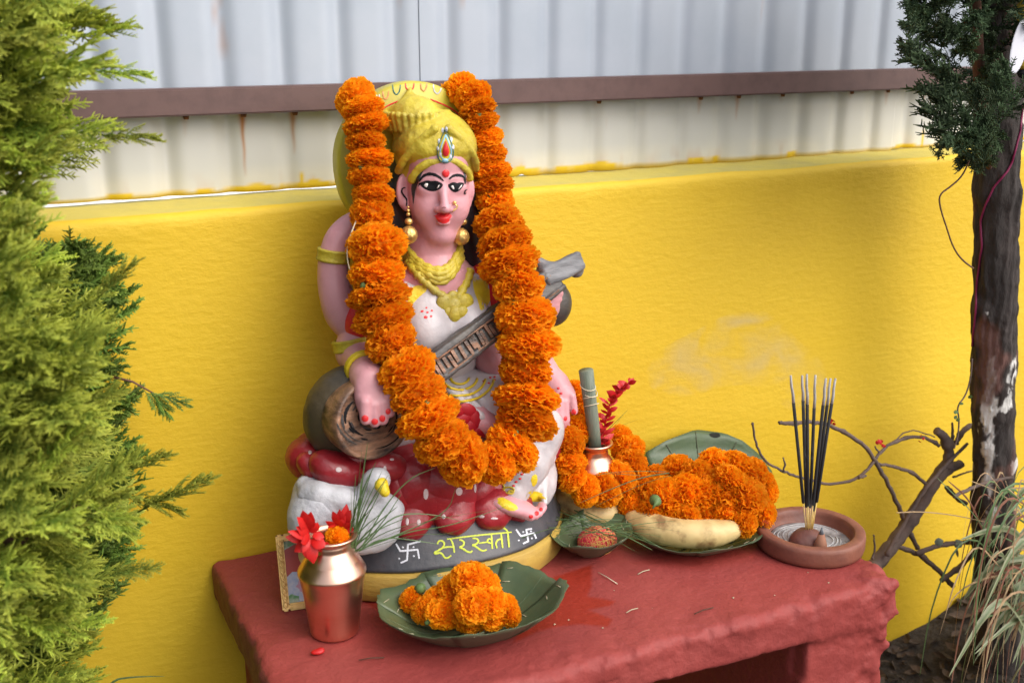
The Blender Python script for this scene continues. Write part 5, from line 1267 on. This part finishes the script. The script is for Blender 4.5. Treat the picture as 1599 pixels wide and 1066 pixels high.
# a few long leaders that stand clear of the crown
for (u0, v0, u1, v1, y, s) in [(150, 210, 250, 208, -.2, 1.1), (120, 60, 210, 30, -.2, 1.1), (140, 110, 236, 110, -.2, 1.0), (215, 800, 322, 735, -.22, 1.25), (190, 770, 290, 792, -.22, 1.1), (180, 740, 262, 700, -.2, 1.0), (150, 470, 205, 400, -.25, 1.0), (170, 900, 245, 880, -.25, 1.0), (100, 640, 190, 600, -.3, 1.1), (60, 560, 170, 480, -.3, 1.2), (30, 760, 120, 650, -.33, 1.2), (-10, 420, 60, 300, -.3, 1.2), (100, 800, 200, 700, -.32, 1.2)]:
    a, b = A(u0, v0, y), A(u1, v1, y-.02); place_spray(random.choice(gm), a, b-a, (b-a).length/.1, random.uniform(-.5, .5), gs)
ds = thing('green_cypress', 'darker green cypress bush behind the golden shrub close to the wall', 'shrub', Vector((-.16, -.06, -.44)))
tube('trunk', [Vector((-.30, -.06, -.46)), Vector((-.26, -.05, 0)), Vector((-.18, -.05, .38))], [.016, .012, .004], M_twig, ds, 8)
polyD = [(60, 330), (120, 372), (150, 360), (200, 395), (226, 440), (222, 520), (228, 600), (205, 640), (225, 690), (215, 860), (150, 960), (40, 1000), (0, 500)]
shrub(ds, dm, M_dcy, polyD, (20, 235, 330, 980), (-.13, -.02), 260, lambda v: (70, v+60), upb=.45, maxobj=280, towards=.1)
a, b = A(175, 588, -.10), A(240, 614, -.11)
tube('branchlet', [a, a.lerp(b, .5)+Vector((0, 0, .004)), b], [.0018, .0014, .001], M_twig, ds, 6)
for (u0, v0, u1, v1) in [(225, 610, 262, 648), (240, 615, 305, 630), (235, 612, 275, 655)]:
    p, q = A(u0, v0, -.11), A(u1, v1, -.12); place_spray(random.choice(dm), p, q-p, (q-p).length/.085*.9, random.uniform(-.6, .6), ds)
# deeper foliage so the crown is dense
polyI = [(-260, -260), (100, -260), (110, 0), (120, 200), (60, 290), (120, 420), (130, 700), (120, 900), (60, 1300), (-260, 1400)]
shrub(gs, dm, M_dcy, polyI, (-200, 130, -200, 1290), (-.12, -.02), 150, lambda v: (-60, v+50), scr=(1.0, 1.5), upb=.3, maxobj=0)

# ---- conifer at the right
TY = -.16
tr = thing('conifer_tree', 'dark barked conifer tree with a low green spray of foliage at the right edge', 'tree', A(1556, 960, TY))
tp_ = [A(1585, -260, TY), A(1572, -60, TY), A(1560, 120, TY), A(1556, 300, TY), A(1553, 480, TY), A(1551, 640, TY), A(1552, 780, TY), A(1556, 900, TY), A(1562, 1010, TY), A(1570, 1110, TY)]
tp_ = [Vector(p) for p in tp_]
def bark(P):
    x, y, z = P[:, 0], P[:, 1], P[:, 2]
    c = tp_[4]; th = np.arctan2(y-c.y, x-c.x)
    return .0028*np.abs(np.sin(th*8+snoise(P*np.array([.3, .3, 1]), 16)*2.2))-.0014+.0014*snoise(P*np.array([1, 1, .35]), 130)+.0012*snoise(P, 60)
Vt, Qt = sdf_mesh([(prim_cap(tp_[i], tp_[i+1], *[[.027, .030, .0315, .032, .0325, .0325, .033, .035, .039, .045][i+k] for k in (0, 1)]), .01) for i in range(9)]+[(prim_cap(tp_[7]+Vector((.05, .02, -.1)), tp_[5]+Vector((.03, .01, .02)), .022, .012), .02)], .0030, bark)
me = fastmesh('trunk', Vt, Qt)
n1 = snoise(Vt*np.array([1, 1, .55]), 75); n2 = snoise(Vt*np.array([1, 1, .5]), 24); z_ = Vt[:, 2]
msk = np.exp(-((z_-(-.02))/.11)**2)+.5*np.exp(-((z_-.14)/.04)**2)+.25
uv = np.array([((Vector(v)-CAM).dot(RT))/((Vector(v)-CAM).dot(FW))*FPX+799.5 for v in Vt[::1]]) if len(Vt) < 400000 else None
side = np.exp(-((uv-1545)/13.)**2)+.25
n3_ = snoise(Vt*np.array([1, 1, .5])+3, 190)
lich = np.clip((n1*.7+n2*.3+n3_*.35+msk*side*1.9-1.75)*5, 0, 1)
pink = np.clip((snoise(Vt*np.array([1, 1, .5]), 45)-.55)*1.5, 0, .8)
for k, a in (('lichen', lich), ('pink', pink)):
    at = me.attributes.new(k, 'FLOAT', 'POINT'); at.data.foreach_set('value', a.astype(np.float32))
trunk_o = link('trunk', me, M_bark, tr)
tb = bvh_of(trunk_o)
tube('branch', [A(1545, 262, TY-.030), A(1536, 190, TY-.05), A(1527, 90, TY-.06), A(1522, 0, TY-.07), A(1518, -80, TY-.08)], [.004, .0085, .0085, .008, .007], M_twig, tr, 10)
polyT = [(1395, -200), (1405, 0), (1412, 40), (1428, 60), (1412, 70), (1458, 92), (1470, 115), (1452, 150), (1448, 190), (1470, 212), (1490, 236), (1522, 262), (1550, 262), (1600, 180), (1680, 60), (1700, -200)]
def org_t(v): return (1545, v-60)
made = 0
for k in range(4000):
    if made >= 215: break
    u, v = random.uniform(1400, 1690), random.uniform(-190, 262)
    if not inpoly(u, v, polyT): continue
    if u > 1560 and v > 0 and random.random() < .75: continue
    y = random.uniform(TY-.16, TY+.05); tip = A(u, v, y); o_ = A(1540, v-20, TY); d = tip-o_; d.z *= .4; d = d.normalized()+Vector((random.uniform(-.3, .3), random.uniform(-.5, .2), random.uniform(-.15, .75))); d.normalize()
    sc = random.uniform(.55, 1.0); place_spray(random.choice(jm), tip-d*.08*sc, d, sc, random.uniform(-1, 1), tr); made += 1
for (u0, v0, u1, v1) in [(1530, 230, 1532, 130), (1560, 200, 1562, 110), (1520, 250, 1512, 170), (1510, 200, 1452, 128), (1535, 262, 1538, 180), (1500, 230, 1450, 150), (1580, 170, 1572, 90), (1500, 160, 1425, 60)]:
    a, b = A(u0, v0, TY-.13), A(u1, v1, TY-.14); place_spray(random.choice(jm), a, b-a, (b-a).length/.085, random.uniform(-.4, .4), tr)
# cord, tendrils on the trunk
c3 = [cast(tb, *p, .002) for p in dens([(1596, 165), (1592, 205), (1580, 252), (1572, 268), (1552, 292), (1538, 322), (1532, 345), (1534, 385), (1527, 430), (1524, 480), (1519, 540)], 8)]
c3 = [c for c in c3 if c is not None]
o = tube('magenta_cord', smoothp([tuple(c) for c in c3], 1), .0017, mat('magenta_cord', (.22, .012, .07), .5), None, 6); tag(o, 'magenta cord trailing down the trunk of the conifer tree', 'cord')
tw = tube('dry_tendril', smoothp([tuple(A(u, v, TY-.045)) for u, v in [(1514, 250), (1503, 275), (1484, 292), (1466, 304), (1468, 325), (1478, 355), (1488, 386), (1502, 406), (1520, 419)]], 2), .0013, M_twig, None, 6); tag(tw, 'thin brown tendril looping from the conifer foliage to its trunk', 'tendril')
vn_ = thing('climbing_vine', 'thin dark vine with tiny leaves beside the conifer trunk above the bare branches', 'vine', A(1500, 660, TY))
tube('vine_stem', smoothp([tuple(A(u, v, TY-.04)) for u, v in [(1518, 560), (1516, 590), (1508, 618), (1494, 634), (1498, 655), (1496, 680), (1490, 700)]], 2), .0013, M_dry, vn_, 6)
for (u, v) in [(1513, 622), (1494, 640), (1496, 652), (1490, 650), (1502, 628)]:
    p = A(u, v, TY-.042); petal_mesh(vn_, p, p+Vector((random.uniform(-.01, .01), -.004, random.uniform(-.008, .01))), .007, M_dcy if False else M_grass, .1, 'leaf', 5)
# bee decoration
be = thing('bee_decoration', 'black and yellow striped bee decoration with white wings hanging on the conifer', 'decoration', A(1606, 70, TY-.11))
M_by = mat('bee_yellow_wool', (.66, .46, .05), .9, (.5, .34, .04), 300, .5, .6, 500, .002); M_bk = mat('bee_black_wool', (.02, .022, .03), .9, bump=.6, bscale=500, bdist=.002)
for i in range(6):
    c = A(1607-i*1.5, 48+i*13, TY-.11); r_ = [.014, .018, .020, .019, .016, .010][i]; sdf('stripe', [(prim_ell(c, (r_, r_*.85, .0085)), 0)], M_bk if i % 2 else M_by, be, .0016, lambda P: .0004*snoise(P, 400))
sdf('head', [(prim_ell(A(1603, 18, TY-.11), (.0155, .014, .016)), 0)], M_by, be, .0016, lambda P: .0005*snoise(P, 400))
for (u, s) in ((1592, -1), (1622, 1)):
    c = A(u, 72, TY-.122); sdf('wing', [(prim_ell(c, (.0150, .0016, .036), q_('Y', -s*9)), 0)], mat('white_felt', (.72, .72, .80), .8) if 'white_felt' not in MATS else MATS['white_felt'], be, .0012)
# ---- bare pruned branches
BY = -.10
pb = thing('bare_branch', 'forked bare grey brown branch propped between the stand and the tree', 'branch', A(1375, 880, BY))
def bt(pts, r0, r1, y=BY, name='twig', m=None):
    P = smoothp([tuple(A(u, v, y+.010*math.sin(u*.05))) for u, v in pts], 2); P = dens([tuple(p) for p in P], .006); n = len(P)
    rad = [(px(r0, P[0])+(px(r1, P[0])-px(r0, P[0]))*i/(n-1))*(1+.12*math.sin(i*1.9)*random.random()+(.35 if random.random() < .06 else 0)) for i in range(n)]
    return tube(name, [p+Vector((random.gauss(0, .0006), 0, random.gauss(0, .0006))) for p in P], rad, m or M_dry, pb, 9)
bt([(1348, 905), (1375, 872), (1410, 830), (1445, 775), (1470, 735), (1482, 722)], 13, 10, BY, 'limb')
bt([(1478, 728), (1484, 705), (1474, 680), (1462, 672)], 9, 6, BY, 'limb'); bt([(1470, 742), (1488, 728), (1500, 724)], 8, 7, BY, 'limb')
bt([(1384, 868), (1420, 800), (1455, 748), (1510, 693)], 3.6, 2.5, BY-.02); bt([(1217, 660), (1232, 661), (1262, 657), (1300, 664), (1345, 690), (1358, 706), (1372, 728), (1392, 766), (1412, 812), (1433, 856)], 3, 4.2)
bt([(1175, 660), (1178, 682), (1186, 706), (1197, 722), (1222, 736), (1265, 750), (1302, 757), (1340, 746), (1358, 731), (1372, 706), (1395, 690), (1425, 680), (1448, 684), (1468, 696)], 1.7, 3.2)
bt([(1371, 724), (1400, 728), (1428, 740), (1448, 757)], 2.4, 3.2); bt([(1398, 852), (1432, 862), (1460, 884), (1488, 914)], 4, 4.2, BY-.01); bt([(1430, 864), (1468, 850), (1515, 845), (1560, 852), (1600, 870)], 4, 3.2, BY-.03)
bt([(1470, 906), (1505, 880), (1526, 852), (1535, 835)], 4, 4.5, BY-.02); bt([(1478, 760), (1492, 776), (1507, 786)], 4, 3.2); bt([(1490, 775), (1530, 755), (1582, 745)], 3, 3, TY-.06)
bt([(1362, 872), (1367, 856), (1364, 836)], 2, 1.2); bt([(1224, 736), (1226, 724), (1223, 714)], 1.7, 1); bt([(1262, 657), (1240, 664), (1228, 660)], 2.4, 1.6); bt([(1492, 692), (1500, 676), (1516, 664)], 4, 4.5); bt([(1484, 700), (1488, 680), (1487, 660)], 3, 1.4); bt([(1488, 745), (1505, 738), (1520, 734)], 1.8, 1.2); bt([(1372, 705), (1366, 697)], 1.5, 1); bt([(1340, 746), (1352, 742)], 3, 2); bt([(1395, 690), (1420, 668), (1460, 682)], 1, 1)
for (u, v) in [(1371, 686), (1374, 689), (1368, 688), (1378, 697), (1376, 695), (1437, 680), (1436, 690), (1440, 684), (1297, 656), (1302, 658), (1300, 662), (1294, 660)]:
    p = A(u, v, BY-.004); petal_mesh(pb, p, p+Vector((random.uniform(-.006, .006), -.004, random.uniform(-.008, .006))), .006, M_salvia, .3, 'withered_petal', 5)
for (u, v) in [(1494, 846), (1490, 852), (1460, 848), (1578, 842), (1574, 836), (1492, 862)]:
    p = A(u, v, BY-.036); petal_mesh(pb, p, p+Vector((random.uniform(-.014, .014), -.006, random.uniform(-.002, .012))), .016, MATS['dry_leaf'], .2, 'leaf', 6)
# ---- grass clump
gc = thing('grass_clump', 'clump of striped strap leaves and dry blades at the foot of the conifer', 'grass', A(1640, 1010, -.30))
def strap(pts, wd, m, name='leaf_blade'):
    P = dens(smoothp([tuple(p) for p in pts], 2), .012); n = len(P); V, F, E = [], [], []; side = Vector((.3, -.8, .5))+Vector((random.uniform(-.6, .6), random.uniform(-.4, .4), random.uniform(-.5, .5)))
    for i, p in enumerate(P):
        t = (P[min(i+1, n-1)]-P[max(i-1, 0)]).normalized(); s = t.cross(side).normalized(); nn = s.cross(t); q = i/(n-1); w_ = wd*min(1, .5+q*3)*(1-q**4)*.5+.0002
        V += [p-s*w_, p-s*w_*.55+nn*w_*.15, p+nn*w_*.3, p+s*w_*.55+nn*w_*.15, p+s*w_]; E += [1, .75, 0, .75, 1]
    for i in range(n-1):
        for k in range(4): F.append((i*5+k, (i+1)*5+k, (i+1)*5+k+1, i*5+k+1))
    return mesh(name, V, F, m, gc, True, {'edge': E})
random.seed(5)
for k in range(34):
    y = random.uniform(-.36, -.20); u0, v0 = random.uniform(1590, 1690), random.uniform(900, 1060)
    reach = random.uniform(40, 150); hgt = random.uniform(60, 170); u1 = u0-reach*.45; v1 = v0-hgt; u2 = u0-reach; v2 = v1+random.uniform(20, 160)
    strap([A(u0, v0, y), A((u0+u1)/2+5, (v0+v1)/2-15, y), A(u1, v1, y-.01), A(u2, v2, y-.03)], random.uniform(.007, .012), M_strap)
for k in range(64):
    y = random.uniform(-.38, -.18); u0, v0 = random.uniform(1560, 1680), random.uniform(760, 980)
    reach = random.uniform(20, 130); l = random.uniform(60, 260); up_ = random.uniform(-10, 60)
    m = random.choice([M_straw, M_straw, M_rust2, M_grass])
    strap([A(u0, v0, y), A(u0-reach*.45, v0-up_, y-.01), A(u0-reach*.85, v0+l*.35, y-.02), A(u0-reach, v0+l, y-.02)], random.uniform(.0014, .0036), m, 'dry_blade')
for pts, wd, m in [([(1600, 880), (1560, 890), (1518, 925), (1498, 985), (1484, 1080)], .005, M_rust2), ([(1620, 870), (1570, 872), (1530, 900), (1505, 935)], .010, M_strap), ([(1560, 860), (1520, 800), (1490, 772), (1462, 744)], .004, M_grass), ([(1535, 830), (1515, 780), (1480, 750)], .0028, M_rust2), ([(1400, 800), (1440, 798), (1500, 805), (1560, 820)], .0012, M_straw),
                   ([(1590, 790), (1555, 765), (1515, 750)], .0022, M_straw), ([(1548, 900), (1535, 960), (1510, 1040), (1500, 1080)], .0014, M_straw), ([(1600, 940), (1570, 950), (1545, 957)], .004, M_straw), ([(1580, 1000), (1600, 945)], .0026, M_straw), ([(1640, 868), (1600, 872), (1566, 876)], .016, M_strap), ([(1640, 800), (1610, 815), (1575, 870)], .010, M_strap), ([(1650, 730), (1600, 760), (1570, 800), (1562, 860)], .008, M_strap), ([(1660, 1000), (1620, 1010), (1590, 1040), (1570, 1090)], .012, M_strap),
                   ([(1640, 880), (1600, 900), (1555, 940), (1515, 960)], .007, M_rust2), ([(1660, 900), (1610, 905), (1575, 925), (1580, 925)], .013, M_strap)]:
    strap([A(u, v, -.33+.03*random.random()) for u, v in pts], wd, m, 'dry_blade' if m != M_strap else 'leaf_blade')
# left bottom blade
gb_ = thing('thin_grass', 'single thin grass stem bending low in front of the yellow wall at bottom left', 'grass', A(170, 1090, -.12))
blade('blade', [A(150, 1110, -.12), A(172, 1062, -.12), (A(205, 1056, -.12)), A(258, 1055, -.12)], .004, M_grass, gb_)
# leaf litter
V, F = [], []
for k in range(1500):
    x, y = random.uniform(.80, 1.75), random.uniform(-.75, -.01); z = -.445+.008*snoise([[x, y, 0]], 14)[0]+.115*math.exp(-((x-1.55)/.27)**2-((y+.05)/.35)**2)+random.uniform(.001, .012)
    s = random.uniform(.006, .020); a = random.uniform(0, 6.28); q = Matrix.Rotation(a, 3, 'Z') @ Matrix.Rotation(random.gauss(0, .5), 3, 'X'); b = len(V)
    for p in [(-s, 0, 0), (-s*.3, -s*.4, .002), (s*.4, -s*.35, .001), (s, 0, .003), (s*.4, s*.35, .001), (-s*.3, s*.4, .002), (0, 0, -.001)]: V.append(Vector((x, y, z))+q @ Vector(p))
    for i in range(6): F.append((b+6, b+i, b+(i+1) % 6))
tag(mesh('leaf_litter', V, F, M_litter, None, False), 'dark dry leaf litter covering the soil below the wall', 'leaf litter', kind='stuff')
# ---- incense smoke drifting left and up from the sticks
def smoke():
    c0 = A(1262, 600, MC.y)
    prs = []
    for (u, v, dy, r_) in [(1262, 800, 0, .010), (1258, 700, 0, .012), (1262, 620, 0, .022), (1240, 585, .01, .030), (1200, 560, .02, .032), (1150, 545, .03, .036), (1105, 560, .03, .034), (1060, 580, .03, .030), (1170, 525, .03, .030)]:
        prs.append((prim_ell(A(u, v, MC.y+dy), (r_*1.5, r_*.8, r_)), .03))
    prs += chain([A(1264, 815, MC.y-.01), A(1262, 740, MC.y), A(1258, 660, MC.y), A(1262, 600, MC.y)], [.006, .008, .010, .016], .01)
    prs += [(prim_ell(A(1225, 815, MC.y-.02), (.035, .02, .014)), .02)]
    V, Q = sdf_mesh(prs, .006)
    m = bpy.data.materials.new('smoke'); m.use_nodes = True; t = m.node_tree; N, L = t.nodes, t.links
    for n_ in list(N):
        if n_.type == 'BSDF_PRINCIPLED': N.remove(n_)
    pv_ = N.new('ShaderNodeVolumePrincipled'); L.new(pv_.outputs[0], N['Material Output'].inputs['Volume']); pv_.inputs['Color'].default_value = (1, 1, 1, 1); pv_.inputs['Anisotropy'].default_value = .2
    tc = N.new('ShaderNodeTexCoord'); mp = N.new('ShaderNodeMapping'); mp.inputs['Scale'].default_value = (1, 1, 1.4); L.new(tc.outputs['Object'], mp.inputs[0])
    nz = N.new('ShaderNodeTexNoise'); nz.inputs['Scale'].default_value = 17; nz.inputs['Detail'].default_value = 3; nz.inputs['Distortion'].default_value = 1.6; L.new(mp.outputs[0], nz.inputs[0])
    mr = N.new('ShaderNodeMapRange'); mr.inputs[1].default_value = .47; mr.inputs[2].default_value = .72; mr.inputs[3].default_value = 0; mr.inputs[4].default_value = 9
    L.new(nz.outputs['Fac'], mr.inputs[0]); L.new(mr.outputs[0], pv_.inputs['Density'])
    o = link('incense_smoke', fastmesh('incense_smoke', V, Q), m); tag(o, 'faint white wisps of smoke drifting from the incense sticks', 'smoke', kind='stuff')
smoke()
S.cycles.volume_step_rate = 2; S.cycles.volume_max_steps = 64; S.cycles.transparent_max_bounces = 12
